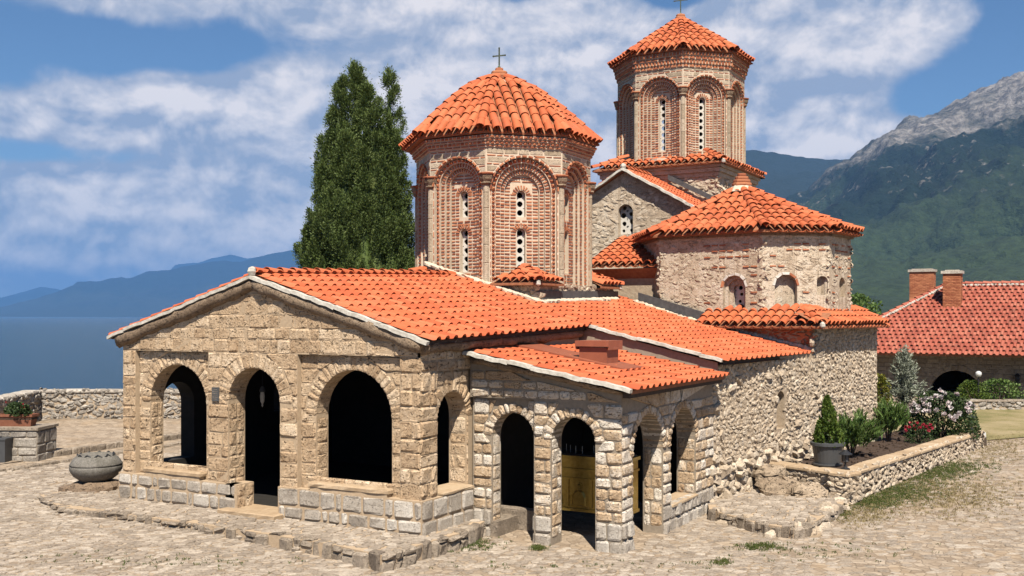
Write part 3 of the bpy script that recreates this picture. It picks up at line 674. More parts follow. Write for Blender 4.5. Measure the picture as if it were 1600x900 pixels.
# brown sheet metal vent on the porch roof
vx0, vx1, vy0, vy1 = 1.55, 2.2, 3.75, 4.35
vent = church_vent = MB(); zt = zp(vx0)+.42
mb = MB(); mb.box(vx0, vx1, vy0, vy1, zp(vx1)-.05, zt-.12)
vent = sub(mb, 'roof_vent', 'brownmetal')
mb = MB(); mb.box(vx0-.07, vx1+.07, vy0-.07, vy1+.07, zt, zt+.022); mb.box(vx0-.07, vx1+.07, vy0-.07, vy0-.05, zt-.1, zt); mb.box(vx1+.05, vx1+.07, vy0-.05, vy1+.07, zt-.17, zt); mb.box(vx0-.07, vx0-.05, vy0-.05, vy1+.07, zt-.17, zt); mb.build('vent_cap', 'brownmetal', vent)
mb = MB()
for (a, b, c2, d2) in ((.1, vx1+.5, vy0-.22, vy1+.25),): mb.add([(a, c2, zp(a)+.08), (b, c2, zp(b)+.08), (b, d2, zp(b)+.08), (a, d2, zp(a)+.08), (a, c2, zp(a)+.03), (b, c2, zp(b)+.03), (b, d2, zp(b)+.03), (a, d2, zp(a)+.03)], [(0, 1, 2, 3), (4, 5, 1, 0), (5, 6, 2, 1), (6, 7, 3, 2), (7, 4, 0, 3)])
mb.build('vent_flashing', 'brownmetal', vent)

# ---------------- aisle side wall and the chapel block
FC = Fr((3.41, 7.1, 0), np.array([1.0, 5.53, 0])/5.62, (0, 0, 1), np.array([5.53, -1.0, 0])/5.62)
SL = Op(3.55, .23, 2.20, 1.45)
mb = MB(); arch_wall(mb, FC, -.02, 5.62, -.5, lambda u: 3.22+.03*u, [SL], 0, -.3); aisle = sub(mb, 'aisle_wall', 'rubble_mortar')
mb = MB(); mb.box(-.24, .24, -.02, .02, 1.4, 2.45, Matrix.Translation(FC(3.55, 0, -.28)) @ Matrix(((FC.u[0], FC.n[0], 0, 0), (FC.u[1], FC.n[1], 0, 0), (0, 0, 1, 0), (0, 0, 0, 1)))); mb.build('niche_back', 'rubble_mortar', aisle)
mb = MB()
notsl = lambda u, v: not (abs(u-3.55) < .28 and 1.40 < v < 2.48)
rubble(mb, FC, 0, 5.6, .9, 3.2, notsl, .145, .105, .024); rubble(mb, FC, 0, 5.6, .9, 3.2, lambda u, v: notsl(u, v) and R.random() < .06, .28, .2, .06); rubble(mb, FC, 0, 5.6, -.25, .95, lambda u, v: True, .27, .2, .09)
mb.build('masonry', 'rubble', aisle, kind='stuff')
FK = Fr(KP, YP, (0, 0, 1), XP); FKF = Fr(KP-XP*6.7, XP, (0, 0, 1), -YP)
mb = MB(); arch_wall(mb, FK, 0, 5.1, -.5, lambda u: 4.1, [], 0, -.3); arch_wall(mb, FKF, 0, 6.7, -.5, lambda u: 4.1, [], 0, -.3); cb = sub(mb, 'chapel_base', 'rubble_mortar')
mb = MB(); rubble(mb, FK, .1, 5.0, -.2, 4.0, lambda u, v: True, .13, .10, .028); rubble(mb, FK, -.05, .35, .5, 4.0, lambda u, v: True, .26, .2, .05); mb.build('masonry', 'rubble', cb, kind='stuff')
mb = MB(); rubble(mb, FKF, 3.4, 6.6, 3.3, 4.05, lambda u, v: True, .2, .08, .02); mb.build('masonry', 'brick', cb, kind='stuff')
mb = MB()
for i in range(22):  # lime fillet where the aisle roof meets the chapel
    u = .1+3.3*i/22; p = chp(u, -.02); zz = zr(p[0], p[1])+.06; rock(mb, Fr((p[0], p[1], zz), XP, (0, 0, 1), -YP), 0, 0, .14, .1, .05)
mb.build('lime_fillet', 'white', cb, kind='stuff')
ov = [(5.06, .3), (1.66, .3), (.25, 1.75), (.25, 3.5), (1.66, 4.7), (5.06, 4.7), (6.47, 3.5), (6.47, 1.75)]
cc = chp(3.36, 2.5); cw = [chp(*q) for q in ov]
chap = MB(); faces = []
for i in range(8):
    a, b = cw[i], cw[(i+1) % 8]; e = b-a; Lw = np.linalg.norm(e); e /= Lw; n = np.array([e[1], -e[0], 0])
    if n@((a+b)/2-cc) < 0: n = -n
    u = np.cross([0, 0, 1], n); o = (a if (b-a)@u > 0 else b); faces.append((Fr(o, u, (0, 0, 1), n), Lw))
def u_at(fr, px):  # where the sight line of a picture column meets the wall
    r = FW+RT*(px-800)/F; t_ = ((fr.o-CAM)@fr.n)/(r@fr.n); return float((CAM+r*t_-fr.o)@fr.u)
nich = {0: [Op(u_at(faces[0][0], 1147), .36, 5.22, 4.45)], 1: [Op(u_at(faces[1][0], 1228), .34, 5.25, 4.5), Op(u_at(faces[1][0], 1285), .17, 5.38, 5.0)], 2: [Op(u_at(faces[2][0], 1316), .24, 5.30, 4.95)]}
for i, (fr, Lw) in enumerate(faces): arch_wall(chap, fr, 0, Lw, 3.6, lambda u: 6.88, nich.get(i, []), 0, -.14, back=False)
chap_wall = sub(chap, 'chapel_wall', 'chapel')
mb = MB(); st = MB()
for i, (fr, Lw) in enumerate(faces):
    ops = nich.get(i, [])
    if i == 0:
        o = ops[0]; arch_wall(mb, fr, o.c-o.r-.1, o.c+o.r+.1, 4.3, lambda u: 5.9, [Op(o.c+.02, .27, 5.2, 4.45)], -.138, -.24, back=False)
        arch_wall(mb, fr, o.c-o.r-.1, o.c+o.r+.1, 4.3, lambda u: 5.9, [Op(o.c+.04, .17, 5.15, 4.5)], -.238, -.5, back=False)
    else: arch_wall(mb, fr, 0.02, Lw-.02, 3.7, lambda u: 6.7, [], -.138 if i != 1 else -.2, -.3, back=False)
    for o in ops:
        if o.r > .3:
            for P in voussoirs(o, .09, .2): 
                vs, fs = brick_geo(P, fr, .012, -.02); piece('brick', chap_wall, 'brick' if R.random() < .15 else 'plaster', vs, fs)
    ins = lambda u, v: all(not (abs(u-o.c) < o.r+.13 and v < o.sp+o.r+.13) for o in ops)
    rubble(st, fr, .03, Lw-.05, 4.15, 6.75, lambda u, v: ins(u, v) and R.random() < .62, .17, .085, .012)
    if i in (0, 1, 2):
        for z in (5.05, 5.55, 5.8, 6.1, 6.28, 6.45, 4.75):
            u = .2 if i else Lw*.45
            while u < Lw-.25:
                if R.random() < .45 and ins(u+.1, z):
                    vs, fs = brick_geo(rectP((u, z), (u+.22, z), (u+.22, z+.06), (u, z+.06)), fr, .028, -.02); piece('brick', chap_wall, 'brick', vs, fs)
                u += .25
mb.build('niche', 'chapel', chap_wall); st.build('masonry', 'chapel', chap_wall, kind='stuff')
def lattice(fr, u0, u1, v0, v1, n, holes, parent, mat='plaster', name='window_lattice'):
    """a stone sheet pierced by round holes; holes: (u, v, r) one per equal cell from bottom to top"""
    mb = MB(); m = len(holes); H = (v1-v0)/m; K = 16
    for i, (hu, hv, hr) in enumerate(holes):
        c0, c1 = v0+H*i, v0+H*(i+1); out = []; inn = []
        for k in range(K):
            a = 2*math.pi*(k+.5)/K; ca, sa = math.cos(a), math.sin(a)
            t_ = min(((u1-hu) if ca > 0 else (hu-u0))/max(abs(ca), 1e-6), ((c1-hv) if sa > 0 else (hv-c0))/max(abs(sa), 1e-6))
            out.append((hu+ca*t_, hv+sa*t_)); inn.append((hu+ca*hr, hv+sa*hr))
        vs = [fr(*q, n) for q in out]+[fr(*q, n) for q in inn]+[fr(*q, n-.05) for q in inn]
        mb.add(vs, [(k, (k+1) % K, K+(k+1) % K, K+k) for k in range(K)]+[(K+k, K+(k+1) % K, 2*K+(k+1) % K, 2*K+k) for k in range(K)])
    return mb.build(name, mat, parent)
fr0 = faces[0][0]; oc = nich[0][0].c+.04
lattice(fr0, oc-.2, oc+.2, 4.5, 5.35, -.36, [(oc, 4.61, .07), (oc-.02, 4.82, .05), (oc+.03, 5.03, .05), (oc, 5.22, .065)], chap_wall)
mb = MB()
for i, (fr, Lw) in enumerate(faces):  # course under the eaves
    mb.box(-.05, Lw+.05, -.05, .05, 6.72, 6.9, Matrix.Translation(fr(0, 0, .02)) @ Matrix(((fr.u[0], fr.n[0], 0, 0), (fr.u[1], fr.n[1], 0, 0), (0, 0, 1, 0), (0, 0, 0, 1))))
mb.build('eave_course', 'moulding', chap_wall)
# generic tiled patch of barrel tiles
def patch(parent, o, u, v, n, L, bounds, sp=.285, ex=.36, hid=False, sc=1.0):
    o, u, v, n = (np.array(q, float) for q in (o, u, v, n)); b0, b1 = bounds(0)
    k0 = int(math.floor(b0/sp)); r = 0
    while r*ex < L-.1:
        a, b = bounds(r*ex+ex*.4)
        for k in range(k0, int(b1/sp)+2):
            q = k*sp+sp*.5
            if a+.06 < q < b-.06:
                barrel(parent, o+u*(q+R.uniform(-.012, .012))+v*(r*ex+R.uniform(-.015, .015))+n*(.035+R.uniform(-.005, .008)), v+u*R.uniform(-.015, .015), n, hid, sc)
                if r == 0: TILES.setdefault('pan_tile', []).append((parent, m4(o+u*(q+sp*.5)-v*.03+n*.05, -np.cross(v, n)*1.05, v*.95, -n*.62), hid))
        r += 1
def dome_roof(parent, C, poly, prof, vis, sp=.285, ex=.36):
    """poly: eave corners (3d, z ignored); prof: [(rho, z)] from the eave to the top; barrel tiles run up each facet"""
    C = np.array(C, float); mb = MB(); m = len(poly)
    for i in range(m):
        a, b = poly[i], poly[(i+1) % m]
        pt = lambda q, rho, z: (C[0]+(q[0]-C[0])*rho, C[1]+(q[1]-C[1])*rho, z)
        for (r0, z0), (r1, z1) in zip(prof[:-1], prof[1:]): mb.quad(pt(a, r0, z0), pt(b, r0, z0), pt(b, r1, z1), pt(a, r1, z1))
        mb.quad(pt(a, 1, prof[0][1]), pt(a, 1, prof[0][1]-.07), pt(b, 1, prof[0][1]-.07), pt(b, 1, prof[0][1])); mb.quad(pt(a, 1, prof[0][1]-.07), pt(a, .8, prof[0][1]-.07), pt(b, .8, prof[0][1]-.07), pt(b, 1, prof[0][1]-.07))
    roof = mb.build(parent[1], 'pan', parent[0])
    seg = []; s = 0
    def at_rho(apo, s):
        """point of the profile at arc length s for a facet with apothem apo -> rho, z, slope vector"""
        q = s
        for (r0, z0), (r1, z1) in zip(prof[:-1], prof[1:]):
            dl = math.hypot((r0-r1)*apo, z1-z0)
            if q <= dl+1e-9: f = q/dl; return r0+(r1-r0)*f, z0+(z1-z0)*f, (r0-r1)*apo/dl, (z1-z0)/dl
            q -= dl
        return None
    for i in range(m):
        a, b = poly[i], poly[(i+1) % m]; e = np.array([b[0]-a[0], b[1]-a[1], 0]); Lw = np.linalg.norm(e); e /= Lw
        f_ = np.array([a[0]-C[0], a[1]-C[1], 0]); q0 = f_@e; foot = f_-e*q0; apo = np.linalg.norm(foot); out = foot/apo; q1 = q0+Lw
        ncol = max(1, int(round(Lw/sp))); s = -.05; first = True
        while True:
            w_ = at_rho(apo, max(s, 0))
            if w_ is None or w_[0] < prof[-1][0]+.02: break
            rho, z, ca, sa = w_; mid = at_rho(apo, max(s, 0)+.16); rm = mid[0] if mid else rho
            for k in range(ncol):
                q = q0+(k+.5)*Lw/ncol
                if q0*rm+.04 < q < q1*rm-.04:
                    v = -out*ca+np.array([0, 0, sa]); n = out*sa+np.array([0, 0, ca])
                    o = np.array([C[0], C[1], z])+out*(apo*rho+(.06 if first else 0))+e*(q+R.uniform(-.015, .015))+n*(.03+R.uniform(-.006, .01))
                    barrel(roof, o, v+e*R.uniform(-.02, .02), n, i not in vis)
                    if first or s < ex*1.5: TILES.setdefault('pan_tile', []).append((roof, m4(o+e*(.5*Lw/ncol)-n*.005, -np.cross(v, n)*1.05, v*.95, -n*.62), i not in vis))
            s += ex*R.uniform(.98, 1.02); first = False
        # hip tiles
        rv = np.array([a[0]-C[0], a[1]-C[1], 0]); ra = np.linalg.norm(rv); out = rv/ra; s = -.06
        while True:
            w_ = at_rho(ra, max(s, 0))
            if w_ is None or w_[0] < prof[-1][0]+.01: break
            rho, z, ca, sa = w_; v = -out*ca+np.array([0, 0, sa]); n = out*sa+np.array([0, 0, ca])
            barrel(roof, np.array([C[0], C[1], z])+out*(ra*rho+(.05 if s < 0 else 0))+n*.07, v, n, i not in vis and (i-1) % m not in vis, 1.06); s += ex
    return roof
def finial(parent, C, z, rs, cross_h=0, arm=.18):
    mb = MB(); mb.lathe([(rs[0]*1.35, -.16), (rs[0]*1.05, 0), (rs[0]*.8, .06), (.02, .07)], 16, (C[0], C[1], z), .25); mb.build('finial_collar', 'joint', parent)
    mb = MB(); zz = z+.03
    for r in rs: mb.lathe([(r*.9, 0), (r, .02), (r, .075), (r*.9, .095)], 14, (C[0], C[1], zz), .08); zz += .1
    f = mb.build('finial', 'brick', parent)
    if cross_h:
        mb = MB(); x, y = C[0], C[1]; t_ = .018; q = Matrix.Translation((x, y, zz-.02)) @ Matrix.Rotation(rad(8), 4, 'Z')
        mb.lathe([(.03, 0), (.05, .05), (.02, .1)], 8, (x, y, zz-.02)); mb.box(-t_, t_, -t_, t_, 0, cross_h, q); mb.box(-arm, arm, -t_*.9, t_*.9, cross_h*.60, cross_h*.60+2*t_, q)
        for (bx, bz) in ((-arm, cross_h*.60+t_), (arm, cross_h*.60+t_), (0, cross_h)): mb.lathe([(.004, -.03), (.03, -.012), (.03, .012), (.004, .03)], 6, tuple(q @ Vector((bx, 0, bz))))
        mb.build('cross', 'bronze', parent)
ce = [cc+(q-cc)*(1+.27/np.linalg.norm(q-cc)) for q in cw]
croof = dome_roof((church, 'chapel_roof'), (cc[0], cc[1]), ce, [(1, 6.86), (.55, 7.50), (.2, 8.05), (.09, 8.24)], {0, 1, 2, 7})
finial(croof, cc, 8.44, (.31, .27, .21, .14))
# skirts of the chapel
s_ = math.atan(.5)
for (o, u, vdir, Lw, b0, b1) in ((chp(0, 0)+XP*.36-YP*.36, YP, -XP, 6.0, 0, 5.6), (chp(3.5, 0)-YP*.36, XP, YP, 3.9, 0, 3.85)):
    v = vdir*math.cos(s_)+np.array([0, 0, math.sin(s_)]); n = -vdir*math.sin(s_)+np.array([0, 0, math.cos(s_)]); oo = np.array(o); oo[2] = 4.10
    mb = MB(); c0, c1 = oo+u*b0, oo+u*b1; mb.quad(c0, c1, c1+v*.85, c0+v*.85); mb.quad(c0, c0-np.array([0, 0, .07]), c1-np.array([0, 0, .07]), c1); mb.quad(c0-np.array([0, 0, .07]), c1-np.array([0, 0, .07]), c1+vdir*.5-np.array([0, 0, .07]), c0+vdir*.5-np.array([0, 0, .07]))
    sk = mb.build('skirt_roof', 'pan', church)
    if u is YP: patch(sk, oo, u, v, n, .85, lambda t_: (t_*.9, 5.6))
    else: patch(sk, oo, u, v, n, .85, lambda t_: (0, 3.85-t_*.9))
oo = chp(0, 0)+XP*.36-YP*.36; oo[2] = 4.16; hv = np.array(-XP+YP)/1.414
for i in range(3): barrel(sk, oo+(hv+np.array([0, 0, .36]))*.34*i, hv+np.array([0, 0, .36]), (0, 0, 1), False, 1.05)
mb = MB(); mb.lathe([(.04, -.08), (.075, -.04), (.07, .04), (.02, .09)], 7, tuple(oo+np.array([0, 0, -.02])-hv*.05)); mb.build('mortar_plug', 'white', sk)
# grey flashing strips
def strip(pts, h, name='flashing', off=(0, 0, 0), th=.03, mat='lead'):
    mb = MB(); o = np.array(off, float)
    for a, b in zip(pts[:-1], pts[1:]):
        a, b = np.array(a, float), np.array(b, float); up = np.array([0, 0, h]); d = b-a; s = np.cross(d, up); s = s/np.linalg.norm(s)*th
        vs = [a, b, b+up, a+up, a+s, b+s, b+up+s, a+up+s]; mb.add([tuple(q) for q in vs], [(0, 1, 2, 3), (7, 6, 5, 4), (3, 2, 6, 7), (0, 4, 5, 1), (0, 3, 7, 4), (1, 5, 6, 2)])
    return mb.build(name, mat, church)
def onroof(u, v, dz=.03): p = chp(u, v); return (p[0], p[1], zr(p[0], p[1])+dz)
strip([onroof(5.75, .22), onroof(3.25, .22)], .30)
strip([(-1.76, 8.0, zr(-1.76, 8)+.03), (-1.76, 13.2, zr(-1.76, 8)+.12)], .26)
mb = MB()
for i in range(26):
    f = i/25; p = (-1.62, 7.9+4.9*f); rock(mb, Fr((p[0], p[1], zr(p[0], p[1])+.05), (0, 1, 0), (1, 0, -.3), (.3, 0, 1)), 0, 0, .16, .11, .035)
for i in range(20):
    f = i/19; p = (-5.2+3.45*f, 7.85-.05*math.sin(f*9)); rock(mb, Fr((p[0], p[1], max(zr(p[0], p[1]), zl(p[0], p[1]) if p[0] < -4.27 else 0)+.05), (1, 0, -.3), (0, -1, 0), (0, -.3, 1)), 0, 0, .2, .15, .06)
for i in range(18):
    f = i/17; p = chp(5.8-2.6*f, .1); rock(mb, Fr((p[0], p[1], zr(p[0], p[1])+.04), XP, (0, -1, 0), (0, 0, 1)), 0, 0, .17, .1, .04)
mb.build('lime_fillet', 'joint', church, kind='stuff')

# ---------------- the two drums
def drum(pname, C, Rr, angs, z0, zt, z_arch, z_eave, wins, vis, big, kind_mat='drumstone'):
    """octagonal brick drum: every face a stepped arch with brick rings, dogtooth bands and pierced windows"""
    C = np.array(C, float); m = len(angs); V = [np.array([C[0]+Rr*math.cos(a), C[1]+Rr*math.sin(a), 0]) for a in angs]
    wall = MB(); steps = MB(); rest = []
    FRS = []
    for i in range(m):
        a, b = V[i], V[(i+1) % m]; e = b-a; w_ = np.linalg.norm(e); u = e/w_; n = np.array([u[1], -u[0], 0.0]); mid = (a+b)/2
        FRS.append((Fr((mid[0], mid[1], 0), u, (0, 0, 1), n), w_))
    for i, (fr, w_) in enumerate(FRS):
        hw = w_/2-.15; k = hw/.95; r0 = hw; r1 = r0-.15*k; r2 = r1-.155*k; r3 = r2-.14*k; zs = z_arch-r0; rw = .125
        arch_wall(wall, fr, -w_/2, w_/2, z0, lambda u: zt, [Op(0, r0, zs, z0)], 0, -.085, back=False)
        arch_wall(steps, fr, -r0-.03, r0+.03, z0, lambda u: z_arch+.03, [Op(0, r1, zs, z0)], -.083, -.17, back=False, ends=False)
        arch_wall(steps, fr, -r1-.03, r1+.03, z0, lambda u: zs+r1+.03, [Op(0, r2, zs, z0)], -.168, -.255, back=False, ends=False)
        arch_wall(steps, fr, -r2-.03, r2+.03, z0, lambda u: zs+r2+.03, [Op(0, r3, zs, z0)], -.253, -.34, back=False, ends=False)
        zc = [z0]+[(wins[j][1]+wins[j+1][0])/2 for j in range(len(wins)-1)]+[zs+r3+.03]
        for j, (wb, wt) in enumerate(wins):
            zl_, zh_ = zc[j], zc[j+1]
            arch_wall(steps, fr, -r3-.03, r3+.03, zl_, lambda u: zh_, [Op(0, rw, wt-rw, wb)], -.338, -.60, back=True, ends=False)
            if i in vis:
                nh = max(3, int((wt-wb)/.235)); H = (wt-wb)/nh
                rest.append((fr, -rw-.02, rw+.02, wb, wt, [(0.0, wb+H*(q+.5), .082) for q in range(nh)]))
        mat = 'brick'
        def put(P, fr_, pr, nb=-.02, mt=mat, kd='brick', gap=.008):
            vs, fs = brick_geo(P, fr_, pr, nb, gap); piece(kd if i in vis else 'brick_far', root, mt, vs, fs)
        def off(nn): return Fr(fr.o+fr.n*nn, fr.u, fr.v, fr.n)
        rest_i = (fr, w_, r0, r1, r2, r3, zs, rw, i, put, off); rest.append(rest_i)
    wall_o = wall.build(pname, 'joint', church); root = wall_o
    steps.build('stepped_arches', 'joint', root)
    for it in rest:
        if len(it) == 6: lattice(it[0], it[1], it[2], it[3], it[4], -.47, it[5], root); continue
        fr, w_, r0, r1, r2, r3, zs, rw, i, put, off = it
        def putb(P, n0, pr, mt='brick', gap=.008, kd='brick'):
            vs, fs = brick_geo(P, off(n0), pr*R.uniform(.7, 1.3), -.02, gap); piece(kd if i in vis else 'brick_far', root, mt, vs, fs)
        if not (i in vis or (i-1) % m in vis or (i+1) % m in vis): continue
        stp = .092
        # vertical courses
        z = z0+.02
        while z < zs-.02:
            hb = .058*R.uniform(.85, 1.2)
            for sg in (-1, 1):
                for (ra, rb, n0) in ((r2, r1, -.168), (r3, r2, -.253)):
                    x0, x1 = sorted((sg*ra, sg*rb)); putb(rectP((x0, z), (x1, z), (x1, z+hb), (x0, z+hb)), n0, .022)
                ra, rb = (rw+.02, r3)
                inw = any(wb-.03 < z+hb/2 < wt for wb, wt in wins)
                x0 = ra if inw else 0.02
                nn = max(1, int(round((rb-x0)/.17)))
                for q in range(nn):
                    a_, b_ = x0+(rb-x0)*q/nn, x0+(rb-x0)*(q+1)/nn; a_, b_ = sorted((sg*a_, sg*b_)); putb(rectP((a_, z), (b_, z), (b_, z+hb), (a_, z+hb)), -.338, .02)
            z += stp*R.uniform(.93, 1.07)
        # upper infill, inside the arch
        while z < zs+r3-.05:
            hh = math.sqrt(max(r3**2-(z+.03-zs)**2, 0))-.01
            inw = any(wb-.03 < z+.03 < wt+.16 for wb, wt in wins)
            for sg in (-1, 1):
                x0 = rw+.19 if inw else .01
                if hh-x0 > .05: a_, b_ = sorted((sg*x0, sg*hh)); putb(rectP((a_, z), (b_, z), (b_, z+.05), (a_, z+.05)), -.338, .02)
            z += stp
        # dogtooth band on the jambs and round the arch, with thin edging bricks
        z = z0+.02; q = 0
        while z < zs:
            for sg in (-1, 1):
                c = sg*(r0+r1)/2; hh = (r0-r1)*.30
                vs = [off(-.083)(c-hh, z+.015, 0), off(-.083)(c+hh, z+.015, 0), off(-.083)(c+hh, z+.095, 0), off(-.083)(c-hh, z+.095, 0), off(-.083)(c, z+.055, .07)]
                piece('brick' if i in vis else 'brick_far', root, 'brick', vs, [(0, 1, 4), (1, 2, 4), (2, 3, 4), (3, 0, 4)])
                if q % 2 == 0:
                    for (xe, wd, n0) in ((r0+.005, .035, 0), (r1+.0, .03, -.083)): 
                        a_, b_ = sorted((sg*xe, sg*(xe+wd))); putb(rectP((a_, z), (b_, z), (b_, z+.19), (a_, z+.19)), n0, .014)
            z += .11; q += 1
        nd = int(math.pi*(r0+r1)/2/.125)
        for q in range(nd):
            a = math.pi*(q+.5)/nd; da = .4*math.pi/nd; P = polarP(0, zs, r1+.02, r0-.015, a-da, a+da); f2 = off(-.083)
            cs = [P(0, 0), P(1, 0), P(1, 1), P(0, 1)]; c = P(.5, .5); vs = [f2(*x, 0) for x in cs]+[f2(*c, .085)]
            piece('brick' if i in vis else 'brick_far', root, 'brick', vs, [(0, 1, 4), (1, 2, 4), (2, 3, 4), (3, 0, 4)])
        for (ra, rb, n0, wd, pr) in ((r0, r0+.055, 0, .17, .05), (r2+.005, r1-.005, -.168, .088, .028), (r3+.005, r2-.005, -.253, .075, .028)):
            nv = max(7, int(math.pi*(ra+rb)/2/wd))
            for q in range(nv):
                g = .12 if wd > .1 else .24
                putb(polarP(0, zs, ra, rb, math.pi*(q+g)/nv, math.pi*(q+1-g)/nv), n0, pr, gap=.003)
        for (wb, wt) in wins:
            nv = 9
            for q in range(nv): putb(polarP(0, wt-rw, rw+.01, rw+.15, math.pi*(q+.2)/nv, math.pi*(q+.8)/nv), -.338, .028, gap=.002)
        # spandrel of stone courses and brick courses
        z = zs+.3; toggle = 0
        while z < zt-.03:
            h = .065 if toggle % 2 else .17; h = min(h, zt-z)
            for P in courses(z, z+h-.004, h, h+.01, c_(-w_/2+.01), c_(w_/2-.01), [Op(0, r0, zs, z0)], .07, .16 if toggle % 2 else .3, .3 if toggle % 2 else .5):
                if toggle % 2: putb(P, 0, .014, gap=.015)
                else: 
                    vs, fs = brick_geo(P, fr, .012, -.02, .01); piece('drum_stone', root, kind_mat, vs, fs)
            z += h; toggle += 1
    # corner shafts with capitals
    for i in range(m):
        p = V[i]; o = p-np.array([C[0], C[1], 0]); o /= np.linalg.norm(o); zs_m = z_arch-.80
        if not (i in vis or (i-1) % m in vis): continue
        mb = MB(); zz = z0; q = p-o*.035
        while zz < zs_m-.02:
            h = min(R.uniform(.35, .6), zs_m-zz); mb.lathe([(.080, 0.006), (.087, .015), (.087, h-.015), (.080, h-.004)], 9, (q[0], q[1], zz), .05); zz += h
        mb.build('corner_shaft', kind_mat, root)
        mb = MB(); mb.lathe([(.10, 0), (.15, .05), (.13, .09), (.17, .16), (.185, .24), (.185, .29)], 8, (q[0], q[1], zs_m), .12); mb.build('capital', 'moulding', root)
        mb = MB(); mb.lathe([(.21, 0), (.225, .03), (.21, .05)], 8, (q[0], q[1], zs_m+.29), .1); mb.build('capital_slab', 'brick', root)
    # corbelled brick cornice
    mb = MB(); loops = []; nrow = 4; dz = (z_eave-.08-zt)/nrow
    for k in range(nrow): loops += [(1+.016*k, zt+dz*k), (1+.016*(k+1), zt+dz*k+.006), (1+.016*(k+1), zt+dz*(k+1))]
    for (s0, za), (s1, zb) in zip(loops[:-1], loops[1:]):
        for i in range(m):
            a, b = V[i]-C*[1, 1, 0], V[(i+1) % m]-C*[1, 1, 0]
            mb.quad((C[0]+a[0]*s0, C[1]+a[1]*s0, za), (C[0]+b[0]*s0, C[1]+b[1]*s0, za), (C[0]+b[0]*s1, C[1]+b[1]*s1, zb), (C[0]+a[0]*s1, C[1]+a[1]*s1, zb))
    cor = mb.build('cornice', 'joint', root)
    for i, (fr, w_) in enumerate(FRS):
        if i not in vis: continue
        for k in range(nrow):
            apo = float((fr.o-[C[0], C[1], 0])@fr.n); s = 1+.016*(k+1); f2 = Fr(fr.o+fr.n*(apo*(s-1)), fr.u, fr.v, fr.n); W = w_*s/2
            nb = int(2*W/(.13 if k % 2 else .24)); z = zt+dz*k+.012
            for q in range(nb):
                a, b = -W+2*W*q/nb, -W+2*W*(q+1)/nb
                if k % 2:
                    c = (a+b)/2; vs = [f2(a+.012, z, 0), f2(b-.012, z, 0), f2(b-.012, z+dz-.02, 0), f2(a+.012, z+dz-.02, 0), f2(c, z+.01, .055), f2(c, z+dz-.03, .055)]
                    piece('cornice_brick', cor, 'brick', vs, [(0, 4, 5, 3), (4, 1, 2, 5), (0, 1, 4), (3, 5, 2)])
                else:
                    vs, fs = brick_geo(rectP((a, z), (b, z), (b, z+dz-.02), (a, z+dz-.02)), f2, .022*R.uniform(.6, 1.4), -.01, .012); piece('cornice_brick', cor, 'brick', vs, fs)
    return root
def ang_list(dev):  # vertices of an octagon whose diagonal faces are a little wider than the axial ones
    out = []
    for k in range(4):
        a = k*math.pi/2-math.pi/2; out += [a-rad(dev), a+rad(dev)]
    return out
AL = ang_list(20.5)   # faces: 0 axial (-Y), 1 diagonal (+X -Y), 2 axial (+X) ...
D1 = (-4.27, 10.43, 0); R1 = 2.64
d1 = drum('narthex_drum', D1, R1, AL, 5.25, 9.02, 8.78, 9.42, [(5.62, 6.84), (7.16, 7.90)], {0, 1, 2, 7}, True)
AL2 = ang_list(22.5)
D2 = (-3.48, 23.3, 0); R2 = 2.52
d2 = drum('tower_drum', D2, R2, AL2, 10.35, 13.80, 13.52, 14.47, [(10.75, 12.78)], {0, 1, 2, 7}, False)
def octo(C, r, al): return [np.array([C[0]+r*math.cos(a), C[1]+r*math.sin(a), 0]) for a in al]
mb = MB(); 
DR = (D1[0]-.11, D1[1], 0)
r1 = dome_roof((church, 'narthex_dome_roof'), DR[:2], octo(DR, 2.90, AL), [(1, 9.44), (.9, 9.74), (.793, 10.04), (.593, 10.54), (.397, 10.98), (.2, 11.28), (.125, 11.34)], {0, 1, 2, 7})
finial(r1, DR, 11.38, (.38, .31, .24, .12), .62, .19)
r2 = dome_roof((church, 'tower_dome_roof'), D2[:2], octo(D2, 2.77, AL2), [(1, 14.47), (.88, 14.71), (.74, 14.98), (.505, 15.39), (.318, 15.70), (.178, 15.95), (.1, 16.08)], {0, 1, 2, 7})
finial(r2, D2, 16.18, (.26, .22, .18), .95, .26)
